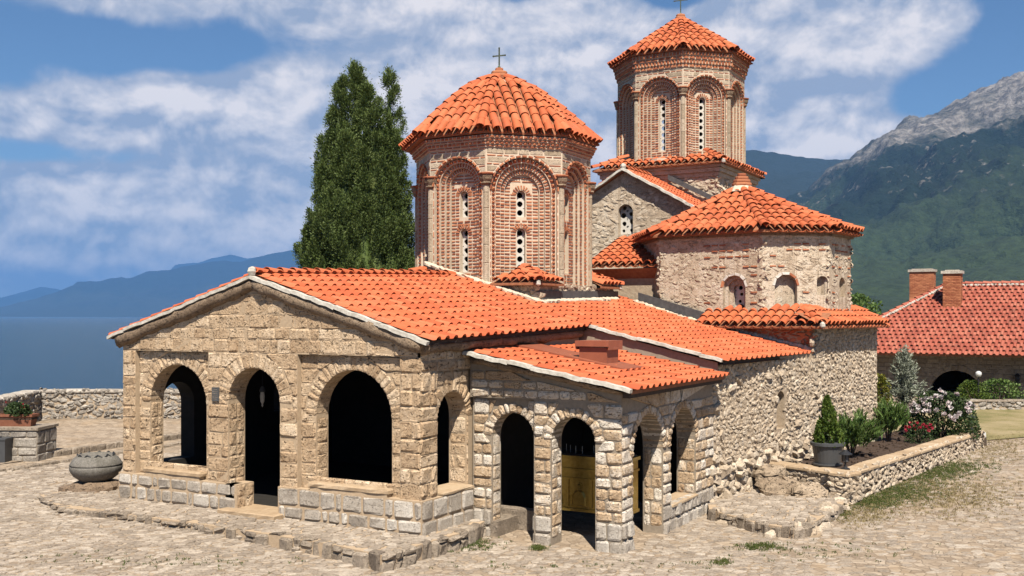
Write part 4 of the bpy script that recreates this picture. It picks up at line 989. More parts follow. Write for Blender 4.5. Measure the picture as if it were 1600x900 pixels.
# square base of the narthex drum with its small corner roofs
mb = MB(); s = 2.475
mb.box(D1[0]-s, D1[0]+s, D1[1]-s, D1[1]+s, 3.5, 5.27); base1 = mb.build('drum_base', 'rubble_mortar', church)
mb = MB()
rubble(mb, Fr((D1[0]+s, 0, 0), (0, 1, 0), (0, 0, 1), (1, 0, 0)), D1[1]-s+.05, D1[1]+s, 4.6, 5.25, lambda u, v: True, .2, .12, .03)
rubble(mb, Fr((0, D1[1]-s, 0), (1, 0, 0), (0, 0, 1), (0, -1, 0)), D1[0]-s, D1[0]+s, 4.6, 5.25, lambda u, v: True, .2, .12, .03)
mb.build('masonry', 'chapel', base1, kind='stuff')
for (sx_, sy_, hid) in ((1, -1, False), (-1, -1, False), (1, 1, False)):
    E_ = s+.20; cx, cy = D1[0], D1[1]; leg = 1.35; ze, zt_ = 5.27, 5.72
    A = np.array([cx+sx_*E_, cy+sy_*E_, ze]); B1_ = np.array([cx+sx_*(E_-leg-.15), cy+sy_*E_, ze]); B2_ = np.array([cx+sx_*E_, cy+sy_*(E_-leg-.15), ze])
    T_ = np.array([cx+sx_*1.62, cy+sy_*1.62, zt_])
    mb = MB(); mb.add([tuple(A), tuple(B1_), tuple(T_), tuple(B2_)], [(0, 1, 2), (0, 2, 3)]); dn = np.array([0, 0, .06]); mb.quad(A, B1_, B1_-dn, A-dn); mb.quad(A, B2_, B2_-dn, A-dn); mb.add([tuple(A-dn), tuple(B1_-dn), (cx+sx_*1.5, cy+sy_*1.5, ze-.06), tuple(B2_-dn)], [(0, 1, 2), (0, 2, 3)])
    cr = mb.build('corner_roof', 'pan', church)
    for (P0, P1_, dv) in ((A, B1_, np.array([0, -sy_, 0])), (A, B2_, np.array([-sx_, 0, 0]))):
        e = P1_-P0; L = np.linalg.norm(e); e /= L; rise = .45/1.06; v = dv+np.array([0, 0, rise]); v /= np.linalg.norm(v); n = np.array([-dv[0]*rise, -dv[1]*rise, 1.0])
        for k in range(int(L/.27)):
            q = .17+.27*k
            for r in range(3):
                if r*.36 < min(q*1.0, (L-q)*1.5)-.05 and r*.36*1.0 < q: barrel(cr, P0+e*q+v*(.36*r)+n*.03, v, n, hid)
    hv_ = T_-A; hl = np.linalg.norm(hv_); hv_ /= hl
    for r in range(4): barrel(cr, A+hv_*(.36*r-.05)+np.array([0, 0, .05]), hv_, (0, 0, 1), hid, 1.05)
    mb = MB(); mb.lathe([(.02, -.09), (.07, -.05), (.06, .04), (.02, .08)], 7, tuple(A+np.array([-sx_*.02, -sy_*.02, -.0]))); mb.build('mortar_plug', 'white', cr)
# ---------------- transept gable, tower base and lower roofs behind
GX, GY = -3.75, 18.4
zg = lambda u: 9.62-.56*abs(u)
FG = Fr((GX, GY, 0), (1, 0, 0), (0, 0, 1), (0, -1, 0)); OG = Op(.0, .29, 8.15, 7.35)
mb = MB(); arch_wall(mb, FG, -2.6, 3.4, 4.0, zg, [OG], 0, -.35)
mb.quad(FG(3.4, 4, 0), FG(3.4, 4, -3), FG(3.4, zg(3.4), -3), FG(3.4, zg(3.4), 0))
gable = mb.build('transept_wall', 'chapel', church)
mb = MB(); rubble(mb, FG, -2.6, 3.3, 6.2, 9.5, lambda u, v: v < zg(u)-.12 and not (abs(u) < .42 and 7.2 < v < 8.6) and R.random() < .75, .22, .11, .016); mb.build('masonry', 'chapel', gable, kind='stuff')
lattice(FG, -.31, -.02, 7.35, 8.5, -.24, [(-.17, 7.49, .06), (-.15, 7.75, .085), (-.18, 8.05, .10), (-.14, 8.32, .08)], gable); lattice(FG, -.02, .31, 7.35, 8.5, -.24, [(.14, 7.5, .07), (.16, 7.82, .10), (.12, 8.1, .075), (.13, 8.36, .08)], gable)
ghost = [(-.11, 7.74, .0)]
tr = MB()
for sg in (-1, 1):
    for dz in (0, -.08): tr.quad((GX, GY-.22, 9.72+dz), (GX+sg*3.6, GY-.22, 9.72-.56*3.6+dz), (GX+sg*3.6, GY+3.2, 9.72-.56*3.6+dz), (GX, GY+3.2, 9.72+dz))
troof = tr.build('transept_roof', 'pan', church)
for k in range(9):
    y = GY-.2+.305*k
    for sg in (1, -1):
        c = math.cos(math.atan(.56)); x = 3.55; v = np.array([-sg*c, 0, math.sin(math.atan(.56))]); u = np.array([0, sg*1.0, 0]); n = np.cross(u, v)
        while x > .12:
            TILES['roof_tile'].append((troof, m4(np.array([GX+sg*x, y+(0 if sg > 0 else .305), 9.72-.56*x]), u, v, n), sg < 0)); x -= EX*c
nroof = troof
verge((GX-3.6, GY-.27, 9.69-.56*3.6), (GX, GY-.27, 9.69), 'verge_strip', 6, .10, .08); verge((GX, GY-.27, 9.69), (GX+3.6, GY-.27, 9.69-.56*3.6), 'verge_strip', 6, .10, .08)
for i in range(6): barrel(troof, (GX, GY-.2+.41*i, 9.73), (0, 1, 0), (0, 0, 1), kind='ridge_tile')
mb = MB(); mb.lathe([(.02, -.12), (.09, -.08), (.11, 0), (.09, .08), (.02, .12)], 8, (GX, GY-.2, 9.78), .3); mb.build('ridge_end', 'white', troof)
# square base of the tower
sb = 2.33; mb = MB(); mb.box(D2[0]-sb, D2[0]+sb, D2[1]-sb, D2[1]+sb, 4.0, 10.3); tb = mb.build('tower_base', 'chapel', church)
mb = MB()
for fr, a, b in ((Fr((D2[0], D2[1]-sb, 0), (1, 0, 0), (0, 0, 1), (0, -1, 0)), -sb, sb), (Fr((D2[0]+sb, D2[1], 0), (0, 1, 0), (0, 0, 1), (1, 0, 0)), -sb, sb)):
    rubble(mb, fr, a+.1, b-.1, 7.5, 9.55, lambda u, v: True, .28, .13, .03)
    for k in range(3):
        z = 9.6+.16*k; n0 = .05+.07*k
        m_ = MB(); 
        mb.box(a-n0*.9, b+n0*.9, -.05, n0, z, z+.15, Matrix.Translation(fr(0, 0, 0)) @ Matrix(((fr.u[0], fr.n[0], 0, 0), (fr.u[1], fr.n[1], 0, 0), (0, 0, 1, 0), (0, 0, 0, 1))))
mb.build('masonry', 'chapel', tb, kind='stuff')
se = 2.66; zs_ = 10.1
for i, (ux, uy) in enumerate(((1, 0), (0, 1), (-1, 0))):
    u = np.array([ux, uy, 0.0]); nrm = np.array([uy, -ux, 0.0]); vd = -nrm
    sl_ = math.atan(.45); v = vd*math.cos(sl_)+np.array([0, 0, math.sin(sl_)]); n = nrm*math.sin(sl_)+np.array([0, 0, math.cos(sl_)])
    o = np.array([D2[0], D2[1], 0])+nrm*se-u*se; o[2] = zs_
    mb = MB(); mb.quad(o, o+u*2*se, o+u*(2*se-.7)+v*.75, o+u*.7+v*.75); dn = np.array([0, 0, .07]); mb.quad(o, o+u*2*se, o+u*2*se-dn, o-dn); mb.quad(o-dn, o+u*2*se-dn, o+u*2*se-dn+vd*.5, o-dn+vd*.5)
    # corner triangles between the octagon and the square
    ts = mb.build('tower_skirt_roof', 'pan', church)
    patch(ts, o, u, v, n, .74, lambda t_: (t_*.9, 2*se-t_*.9), hid=i == 2)
    for cx in ((0, 1) if i == 0 else (1,)):
        p = o+u*(2*se*cx); q = (-u if cx else u)+vd
        for r in range(4): barrel(ts, p+q/1.414*(.36*r)+np.array([0, 0, .05+.13*r]), q/1.414+np.array([0, 0, .36]), (0, 0, 1), i == 2, 1.05)
    if i == 0:
        mb = MB(); p = o+u*2*se; mb.lathe([(.02, -.1), (.075, -.05), (.07, .04), (.02, .08)], 7, tuple(p)); mb.build('mortar_plug', 'white', ts)
mb = MB(); mb.lathe([(R2*1.0, 9.9), (R2*1.0, 10.4)], 8, (D2[0], D2[1], 0)); mb.build('drum_foot', 'joint', church)
strip([(-1.0, 20.8, 8.5), (GX+.7, 20.8, 9.55)], .2)
# low tiled roofs squeezed between drum and transept
lo = at_d(915, 417, 33.6); up_ = at_d(960, 376, 36.0); v = np.array([0, up_[1]-lo[1], up_[2]-lo[2]]); Lv = float(np.linalg.norm(v)); v /= Lv; n = np.cross([1, 0, 0], v)
mb = MB(); mb.quad(lo, lo+np.array([3.6, 0, 0]), lo+np.array([3.6, 0, 0])+v*Lv, lo+v*Lv); mb.quad(lo-[0, 0, .08], lo+np.array([3.6, 0, -.08]), lo+np.array([3.6, .4, -.5]), lo+np.array([0, .4, -.5]))
br = mb.build('back_roof', 'pan', church); patch(br, lo, (1, 0, 0), v, n, Lv, lambda t_: (0, 3.6))
mb = MB(); mb.box(lo[0], lo[0]+2.4, lo[1]+.3, lo[1]+3.4, 3.5, lo[2]-.1); mb.build('back_wall', 'rubble_mortar', church)
mb = MB(); mb.box(-8.2, -.4, 13.2, 20, -.4, 4.3); mb.box(-6.2, -1.4, 18.6, 24, 4, 7.2); mb.build('nave_core', 'rubble_mortar', church)
flush_tiles('roof_tile', TV, TF, 'tile', 300, 'roof_tiling')
flush_tiles('barrel_tile', BV, BF, 'barrel', 300, 'barrel_tiling')
flush_tiles('pan_tile', BV, BF, 'barrel', 150, 'pan_tiling')
flush_tiles('ridge_tile', BV, BF, 'barrel', 60, 'ridge_tiling')
flush_pieces('stone', 300, 'masonry'); flush_pieces('voussoir', 300, 'arch_masonry'); flush_pieces('plinth_stone', 300, 'masonry')
flush_pieces('brick', 300, 'brickwork'); flush_pieces('brick_far', 0, 'brickwork'); flush_pieces('drum_stone', 200, 'stonework'); flush_pieces('cornice_brick', 200, 'brickwork')

# ================================================================== THE SETTING
# ground sheet: courtyard and land behind, falling to the lake beyond the parapet
def cobble_ground_mat():
    m, t, b, g = new_mat('courtyard_earth'); P = g.outputs['Position']
    n1 = t.noise(1.2, 5, .6, P); n2 = t.noise(18, 4, .65, P)
    vo = t.n('ShaderNodeTexVoronoi', {'feature': 'DISTANCE_TO_EDGE'}, Vector=P, Scale=5.2).outputs['Distance']
    vc = t.n('ShaderNodeTexVoronoi', {'feature': 'F1'}, Vector=P, Scale=5.2).outputs['Color']
    sepc = t.n('ShaderNodeSeparateColor', i0=vc)
    c = t.ramp(t.math('ADD', t.math('MULTIPLY', n2, .6), t.math('MULTIPLY', sepc.outputs[0], .4)), [(.25, ak((.27, .20, .138))), (.5, ak((.40, .31, .222))), (.75, ak((.53, .425, .318)))])
    c = t.mix(t.math('MULTIPLY', t.mapr(n1, .5, .68), .55), c, ak((.46, .33, .205)))
    edge = t.mapr(vo, .0, .06); c = t.mix(t.math('MULTIPLY', t.math('SUBTRACT', 1.0, edge), .55), c, ak((.20, .15, .10)))
    t.put(b.inputs['Base Color'], c); bump(t, b, t.math('ADD', t.math('MULTIPLY', edge, .8), t.math('MULTIPLY', n2, .5)), .6, .03); b.inputs['Roughness'].default_value = .95
    return m
M['earth'] = cobble_ground_mat()
def lawn_mat():
    m, t, b, g = new_mat('dry_lawn'); P = g.outputs['Position']
    f = t.math('ADD', t.math('MULTIPLY', t.noise(.5, 5, .6, P), .7), t.math('MULTIPLY', t.noise(25, 3, .6, P), .3))
    t.put(b.inputs['Base Color'], t.ramp(f, [(.36, ak((.17, .17, .055))), (.47, ak((.32, .26, .12))), (.60, ak((.44, .35, .20)))])); bump(t, b, t.noise(40, 3, .6, P), .8, .04); return m
M['lawn'] = lawn_mat()
W0 = at_d(63, 645, 40.7); W1 = W0+RT*16; WL = at_d(-60, 650, 33.5)
def is_land(p):
    q = p-CAM; l, f = q@RT, q@FW
    if l > -1 and f > 25: return True
    if f > 41.2: return False
    # left of the side parapet?
    a, b = W0[:2], WL[:2]; e = b-a; n = np.array([-e[1], e[0]])/np.linalg.norm(e)
    return (p[:2]-a)@n > -.5
ls = np.concatenate([np.arange(-40, 40, 1.0), np.arange(40, 400, 12.0)]); fs_ = np.concatenate([np.arange(-14, 60, 1.0), np.arange(60, 420, 12.0)])
V = []; 
for f in fs_:
    for l in ls:
        p = CAM+RT*l+FW*f; V.append((p[0], p[1], gz(p[0], p[1]) if is_land(p) else -18.0))
nl = len(ls); Q = [(i*nl+j, i*nl+j+1, (i+1)*nl+j+1, (i+1)*nl+j) for i in range(len(fs_)-1) for j in range(nl-1)]
g_ = link('ground', np_mesh('ground', V, Q), 'earth'); g_['kind'] = 'structure'
# lake
def water_mat():
    m, t, b, g = new_mat('lake_water'); P = g.outputs['Position']
    t.put(b.inputs['Base Color'], (.007, .030, .048)); b.inputs['Roughness'].default_value = .22
    if 'Specular IOR Level' in b.inputs: b.inputs['Specular IOR Level'].default_value = .5
    sc = t.vm('MULTIPLY', P, (.25, .9, 1)); bump(t, b, t.noise(1.0, 6, .65, sc), .9, 1.2); return m
M['water'] = water_mat()
mb = MB(); s = 30000; mb.add([(-s, -s, -15), (s, -s, -15), (s, s, -15), (-s, s, -15)], [(0, 1, 2, 3)]); o = mb.build('lake', 'water'); o['kind'] = 'structure'
# ---------------- mountains
def mountain_mat(name, rock_lo, forest, meadow, rock):
    m, t, b, g = new_mat(name); P = g.outputs['Position']; z = t.n('ShaderNodeSeparateXYZ', i0=P).outputs[2]
    n1 = t.noise(.0016, 6, .62, P); n2 = t.noise(.012, 6, .65, P); n3 = t.noise(.05, 3, .6, P)
    zz = t.math('ADD', z, t.math('MULTIPLY', t.math('SUBTRACT', n2, .5), rock_lo[2])); zz = t.math('ADD', zz, t.math('MULTIPLY', t.math('SUBTRACT', n1, .5), rock_lo[2]*1.2))
    f = t.mapr(zz, rock_lo[0], rock_lo[1]); c = t.mix(t.mapr(t.math('ADD', n1, t.math('DIVIDE', t.math('SUBTRACT', 330.0, z), 1500.0)), .42, .60), forest, meadow); c = t.mix(t.math('MULTIPLY', t.mapr(n3, .35, .75), .6), c, tuple(x*.45 for x in forest))
    cl = t.math('MULTIPLY', t.mapr(t.math('ADD', t.math('MULTIPLY', n2, .5), t.math('MULTIPLY', t.noise(.035, 6, .7, t.vm('MULTIPLY', P, (1, 1, .45))), .5)), .565, .62), t.mapr(z, rock_lo[3], rock_lo[3]+160)); c = t.mix(t.math('MULTIPLY', cl, .85), c, rock)
    n4 = t.noise(.028, 9, .72, P); rk = t.mix(t.mapr(n4, .40, .60), tuple(x*.38 for x in rock), tuple(min(x*1.25, .8) for x in rock)); c = t.mix(f, c, rk)
    t.put(b.inputs['Base Color'], c); b.inputs['Roughness'].default_value = 1.0; bump(t, b, t.math('ADD', n2, t.math('MULTIPLY', t.noise(.03, 6, .65, P), .5)), 1.0, 30.0); return m
def mountain(name, ridge, D, Dfront, Dback, base, amp, mat, na=220, nf=60, power=1.3, seed=0, skew=0.0):
    """ridge: (picture column, row) pairs of the crest at distance D; the flanks come forward to Dfront and fall behind to Dback"""
    rp = np.array(ridge, float); xs = np.linspace(rp[0, 0], rp[-1, 0], na); ys_ = np.interp(xs, rp[:, 0], rp[:, 1]); V = []
    rows = [(0, i/nf) for i in range(nf+1)]+[(1, i/12) for i in range(1, 13)]
    for (side_, s) in rows:
        for x, y in zip(xs, ys_):
            hD = CH+(YH-y)*D/F; dd = Dfront+(D-Dfront)*s if side_ == 0 else D+(Dback-D)*s
            lat = (x-800)/F*D*(1+(dd/D-1)*.55)
            p = CAM+FW*dd+RT*lat; k = s**power if side_ == 0 else 1-s**1.2
            q = Vector((p[0]/amp[1], p[1]/amp[1], seed)); rn = 1-abs(mn.fractal(q, .9, 2.1, 6))*1.6; r2_ = mn.fractal(q*6.0, .8, 2.0, 5)
            env = (math.sin(math.pi*min(s, 1.0))**.7*min(1, s*1.6) if side_ == 0 else 1-s)
            z = base+(hD-base)*k+(rn-.55)*amp[0]*env+r2_*amp[0]*.16*(1 if side_ else min(1, s*2.5)**2)
            V.append((p[0], p[1], max(z, base-3) if s < .02 and side_ == 0 else z))
    n = len(xs); Q = [(i*n+j, i*n+j+1, (i+1)*n+j+1, (i+1)*n+j) for i in range(len(rows)-1) for j in range(n-1)]
    o = link(name, np_mesh(name, V, Q), mat, smooth=True); o['kind'] = 'structure'; return o
M['mt_near'] = mountain_mat('galicica_slope', (560, 840, 620, 260), (.008, .017, .011), (.030, .047, .021), (.195, .177, .158))
M['mt_far'] = mountain_mat('far_ridge_slope', (5200, 5600, 600, 5000), (.014, .022, .014), (.03, .038, .022), (.18, .17, .16))
mountain('mountain_right', [(795, 470), (900, 400), (1000, 370), (1120, 345), (1200, 330), (1260, 300), (1300, 262), (1340, 240), (1372, 215), (1420, 190), (1470, 168), (1520, 148), (1560, 128), (1590, 113), (1620, 105), (1680, 98), (1760, 100), (1900, 110), (2100, 130)], 4200, 900, 6500, -16, (165, 650), 'mt_near', 420, 100, 1.25, 3.1)
mountain('hill_behind', [(790, 486), (830, 430), (880, 340), (960, 290), (1040, 262), (1100, 245), (1150, 234), (1180, 235), (1220, 240), (1260, 246), (1300, 248), (1340, 246), (1400, 250)], 6500, 3000, 9000, -16, (120, 1500), 'mt_far', 140, 40, 1.2, 8.2)
mountain('lake_shore_ridge', [(-420, 520), (-200, 505), (-60, 492), (0, 483), (40, 474), (75, 462), (105, 451), (120, 440), (150, 441), (175, 435), (205, 434), (230, 425), (255, 422), (270, 420), (300, 414), (350, 407), (380, 408), (420, 397), (470, 388), (560, 384), (680, 392), (800, 390), (900, 395), (1000, 400)], 17000, 14500, 20000, -16, (150, 2500), 'mt_far', 240, 36, 1.1, 5.5)
mountain('distant_ridge', [(-500, 470), (-100, 462), (0, 466), (40, 455), (65, 448), (100, 455), (140, 462), (250, 440), (275, 412), (310, 411), (330, 404), (360, 398), (385, 404), (440, 396), (520, 402), (640, 410), (900, 420)], 24000, 20500, 27000, -16, (120, 3000), 'mt_far', 200, 20, 1.0, 1.7)

# ---------------- haze: the air between here and the far shore
m = bpy.data.materials.new('air'); m.use_nodes = True; t = NT(m.node_tree); t.N.clear(); out = t.n('ShaderNodeOutputMaterial')
pv = t.n('ShaderNodeVolumePrincipled', Color=(.14, .35, .76, 1), Density=5.6e-5, Anisotropy=0.0); t.L.new(pv.outputs[0], out.inputs['Volume']); M['air'] = m
mb = MB(); mb.box(-29000, 29000, -29000, 29500, -19.5, 1260); hz = mb.build('haze', 'air'); hz['kind'] = 'stuff'

# ---------------- courtyard cobbles
def poly_in(p, poly):
    x, y = p; c = False; n = len(poly)
    for i in range(n):
        x0, y0 = poly[i]; x1, y1 = poly[(i+1) % n]
        if (y0 > y) != (y1 > y) and x < (x1-x0)*(y-y0)/(y1-y0)+x0: c = not c
    return c
plat = [tuple(at_z(*q, .2)[:2]) for q in ((62, 772), (92, 790), (200, 803), (300, 815), (420, 833), (520, 849), (596, 866), (618, 862), (660, 848))]+[(.55, .8), (.35, 1.8), (-.3, 1.8), (-.3, .3), (-8.4, .3), (-8.6, 3.0), (-10.5, 3.6)]
terr = [tuple(at_z(*q, .12)[:2]) for q in ((1108, 792), (1180, 812), (1240, 822), (1262, 818), (1318, 783))]+[(5.9, 9.3), (3.9, 9.6), (3.3, 7.0)]
foot = [(-8.4, -.05), (.05, -.05), (.05, 1.75), (3.45, 1.75), (3.45, 7.1), (4.45, 12.6), (5.2, 17.8), (-8.4, 18)]
planter_in = [tuple(at_z(*q, .62)[:2]) for q in ((1195, 718), (1325, 741), (1533, 675))]+[(7.2, 22.0), (5.3, 22), (4.4, 12.6)]
def cob(mb, cx, cy, z, a, w, h, pr, rng=R):
    k = 7; ca, sa = math.cos(a), math.sin(a); a0 = rng.uniform(0, 6.28); P = []
    tilt = (rng.uniform(-.05, .05), rng.uniform(-.05, .05))
    for i in range(k):
        an = a0+2*math.pi*(i+rng.uniform(-.28, .28))/k; r = rng.uniform(.8, 1.1); x, y = w*.56*r*math.cos(an), h*.56*r*math.sin(an)
        x, y = max(-w*.49, min(w*.49, x)), max(-h*.49, min(h*.49, y)); P.append((x, y))
    vs = []
    for sc, zz in ((1.0, -.02), (.96, pr*.6), (.74, pr)):
        for x, y in P:
            X, Y = cx+(x*ca-y*sa)*sc, cy+(x*sa+y*ca)*sc; vs.append((X, Y, z+zz+(tilt[0]*x+tilt[1]*y if zz > 0 else 0)))
    fs = [(l*k+i, l*k+(i+1) % k, (l+1)*k+(i+1) % k, (l+1)*k+i) for l in (0, 1) for i in range(k)]+[tuple(2*k+i for i in range(k))]
    return vs, fs
avoid = [plat, terr, foot, planter_in]
near = []; rest = MB()
a0 = TH+rad(18); ux, uy = math.cos(a0), math.sin(a0); sw, sh = .27, .18
cx0, cy0 = CAM[0]+FW[0]*24, CAM[1]+FW[1]*24
for i in range(-70, 70):
    for j in range(-75, 90):
        w_, h_ = sw*R.uniform(.55, 1.4), sh*R.uniform(.6, 1.35); lx = (i+(.5 if j % 2 else 0)+R.uniform(-.16, .16))*sw; ly = (j+R.uniform(-.16, .16))*sh
        x, y = cx0+lx*ux-ly*uy, cy0+lx*uy+ly*ux; q = np.array([x, y, 0])-CAM; f = q@FW; l = q@RT
        if f < 16.5 or f > 37 or abs(l) > f*.52+.4: continue
        if l < -4 and f > 29.3+max(0, (-l-8))*.0 and (x < -14 or y > 4): 
            if f > 33: continue
        if any(poly_in((x, y), p) for p in avoid): continue
        dens_ = 1.0 if l < 2 else .9-.35*min(1, (l-2)/6)
        nz = mn.noise(Vector((x*.45, y*.45, 2.2)))
        if R.random() > dens_+nz*.5: continue
        item = cob(None, x, y, gz(x, y), a0+R.uniform(-.35, .35), w_, h_, R.uniform(.008, .030)*(1 if l < 3 else .6)); near.append((f, abs(l) < f*.485, item))
near.sort(key=lambda q: q[0] if q[1] and q[0] > 17.0 else 1e3+q[0])
for f, _, (vs, fs) in near[:300]:
    me = bpy.data.meshes.new('cobble'); me.from_pydata(vs, [], fs); link('cobble', me, 'cobble', g_)
for f, _, (vs, fs) in near[300:]: rest.add(vs, fs)
rest.build('cobbles', 'cobble', g_, kind='stuff')
# ---------------- raised pavement round the porch and the small one at the aisle
def pavement(name, poly, ztop, kerb_idx, kerb_h, cell=.26, seed=1, mat='mortar_tan'):
    rng = random.Random(seed); mb = MB(); mb.prism(poly, lambda x, y: (x, y, -.5), lambda x, y: (x, y, ztop-.02)); root = mb.build(name, mat); root['kind'] = 'structure'
    xs = [p[0] for p in poly]; ys = [p[1] for p in poly]; st = MB()
    y = min(ys)
    while y < max(ys):
        x = min(xs)-rng.random()*.2
        while x < max(xs):
            w_, h_ = cell*rng.uniform(.7, 1.3), cell*.8*rng.uniform(.7, 1.15)
            if poly_in((x, y), poly) and poly_in((x+.12, y-.12), poly) and poly_in((x-.12, y), poly) and not poly_in((x, y), foot): st.add(*cob(None, x, y, ztop-.012, rng.uniform(-.4, .4)+.3, w_, h_, rng.uniform(.01, .03), rng))
            x += cell*rng.uniform(.85, 1.1)
        y += cell*.72
    st.build('cobbles', 'cobble', root, kind='stuff')
    for i in kerb_idx:
        a, b = Vector((*poly[i], 0)), Vector((*poly[(i+1) % len(poly)], 0)); L = (b-a).length; s = 0
        while s < L-.05:
            e = min(rng.uniform(.16, .40), L-s); p = a.lerp(b, s/L); q = a.lerp(b, (s+e)/L); d = (q-p).normalized(); n = Vector((d.y, -d.x, 0)); zt = ztop+rng.uniform(-.04, .03)
            fr = Fr((p.x, p.y, 0), d, (0, 0, 1), n); zm = ztop-rng.uniform(.10, .17) if rng.random() < .6 else ztop-kerb_h-.08; vs, fs = stone_geo(rectP((0, zm), (e, zm+rng.uniform(-.02, .02)), (e, zt), (0, zt-rng.uniform(0, .03))), fr, rng.uniform(.0, .09), -rng.uniform(.08, .2), .006, .035, rng)
            if zm > ztop-kerb_h:
                v2, f2 = stone_geo(rectP((-.04, ztop-kerb_h-.08), (e*rng.uniform(.7, 1.1), ztop-kerb_h-.08), (e, zm), (0, zm)), fr, rng.uniform(.0, .07), -.08, .006, .035, rng); k0 = len(vs); vs = vs+v2; fs = fs+[tuple(i+k0 for i in f) for f in f2]
            me = bpy.data.meshes.new('kerb_stone'); me.from_pydata(vs, [], fs)
            bm_top = [(12, 13, 14, 15)]
            link('kerb_stone', me, 'kerb', root); s += e
    return root
pavement('pavement', plat, .20, list(range(0, 10)), .32, .25, 4)
tg = pavement('terrace', terr, .08, [0, 1, 2, 3], .26, .24, 5)
mb = MB()
for i in range(5):
    a_, b_ = np.array(terr[i]), np.array(terr[(i+1) % len(terr)]); L = np.linalg.norm(b_-a_)
    for k in range(int(L*3)):
        p = a_+(b_-a_)*R.random(); o_ = R.uniform(-.22, .12); n_ = np.array([(b_-a_)[1], -(b_-a_)[0]])/L; p = p+n_*o_; zz = .07 if o_ < -.02 else gz(p[0], p[1])
        rock(mb, Fr((p[0], p[1], zz), RT, FW, (0, 0, 1)), 0, 0, R.uniform(.06, .22), R.uniform(.05, .16), R.uniform(.03, .13), -.05, k=8)
for k in range(22):
    u = R.uniform(0, 5.0); p = np.array(FC(u, 0, R.uniform(.0, .35))); rock(mb, Fr((p[0], p[1], gz(p[0], p[1]) if u < .3 else .07), RT, FW, (0, 0, 1)), 0, 0, R.uniform(.08, .24), R.uniform(.06, .16), R.uniform(.05, .2), -.05, k=8)
mb.build('broken_stones', 'rubble', tg, kind='stuff')
# boulder steps beside the planter
for (px, py, z, rx, ry, h) in ((1222, 768, .12, .62, .36, .34), (1262, 772, .12, .50, .34, .26), (1205, 742, .45, .42, .3, .24), (1240, 738, .42, .4, .3, .14)):
    p = at_z(px, py, z); mb = MB(); vs = []; K, J = 18, 8
    for j in range(J+1):
        f = j/J; rr = (1.0 if f < .35 else math.cos((f-.35)/.65*math.pi/2)**.5)*(1 if f < .9 else .75); zz = h*(f if f < .6 else .6+.4*math.sin((f-.6)/.4*math.pi/2))
        for i in range(K):
            a_ = 2*math.pi*i/K; sq = 1/max(abs(math.cos(a_)), abs(math.sin(a_)))**.4; wob = 1+.38*mn.noise(Vector((math.cos(a_)*1.3+px, math.sin(a_)*1.3, f*1.5)))+.16*mn.noise(Vector((math.cos(a_)*4+px, math.sin(a_)*5, f*5)))
            q_ = np.array([p[0], p[1], z-.12])+RT*(rx*rr*sq*wob*math.cos(a_)*.92)+FW*(ry*rr*sq*wob*math.sin(a_)*.92); vs.append((q_[0], q_[1], q_[2]+zz+.12*f+.10*mn.noise(Vector((a_*1.2+px, f*3, 1)))))
    mb.add(vs, [(j*K+i, j*K+(i+1) % K, (j+1)*K+(i+1) % K, (j+1)*K+i) for j in range(J) for i in range(K)]+[tuple(J*K+i for i in range(K))])
    o = mb.build('boulder', 'boulder'); 
    STEP = {1222: 'large rounded tan boulder step, biggest of the rough steps by the planter end', 1262: 'flat tan step stone touching the planter end wall below the grey pot', 1205: 'blocky step stone pressed against the rubble side wall of the church', 1240: 'thin flat step stone above the large rounded boulder'}
    tag(o, STEP[px], 'step stone', 'rough steps beside the planter')
# ---------------- terrace steps and lake parapet on the left
def kerb_line(name, a, b, z, h, depth_, seed):
    rng = random.Random(seed); a, b = Vector((a[0], a[1], 0)), Vector((b[0], b[1], 0)); d = (b-a).normalized(); n = Vector((d.y, -d.x, 0)); L = (b-a).length
    mb = MB(); fr = Fr((a.x, a.y, 0), d, (0, 0, 1), n); mb.add([fr(*q) for q in ((0, -.4, -.02), (L, -.4, -.02), (L, z-.01, -.02), (0, z-.01, -.02), (0, -.4, -depth_), (L, -.4, -depth_), (L, z-.01, -depth_), (0, z-.01, -depth_))], [(0, 1, 2, 3), (3, 2, 6, 7), (7, 6, 5, 4), (0, 3, 7, 4), (1, 5, 6, 2)])
    root = mb.build(name, 'earth'); root['kind'] = 'structure'; s = 0
    while s < L-.05:
        e = min(rng.uniform(.20, .42), L-s); vs, fs = stone_geo(rectP((s, z-h-.1), (s+e, z-h-.1), (s+e, z+rng.uniform(-.015, .02)), (s, z+rng.uniform(-.015, .02))), fr, rng.uniform(.015, .04), -.22, .01, .018, rng)
        me = bpy.data.meshes.new('kerb_stone'); me.from_pydata(vs, [], fs); link('kerb_stone', me, 'kerb', root); s += e
    return root
a = at_z(-30, 746, -.0); b = at_z(253, 700, .05); d_ = (b-a)/np.linalg.norm(b-a); side_n = np.array([-d_[1], d_[0], 0])
kerb_line('terrace_step', a-d_*2, b+d_*4, .14, .17, 1.2, 9)
a2, b2 = a+side_n*.85, b+side_n*.85
kerb_line('upper_terrace', a2-d_*2+d_*4.2, b2+d_*4, .31, .17, 14.0, 10)
mb = MB(); mb.add([tuple(a2-d_*2+[0, 0, .142]), tuple(a2+d_*2.4+[0, 0, .142]), tuple(a2+d_*2.4+side_n*12+[0, 0, .142]), tuple(a2-d_*2+side_n*12+[0, 0, .142])], [(0, 1, 2, 3)]); o = mb.build('terrace_paving', 'earth'); o['kind'] = 'structure'
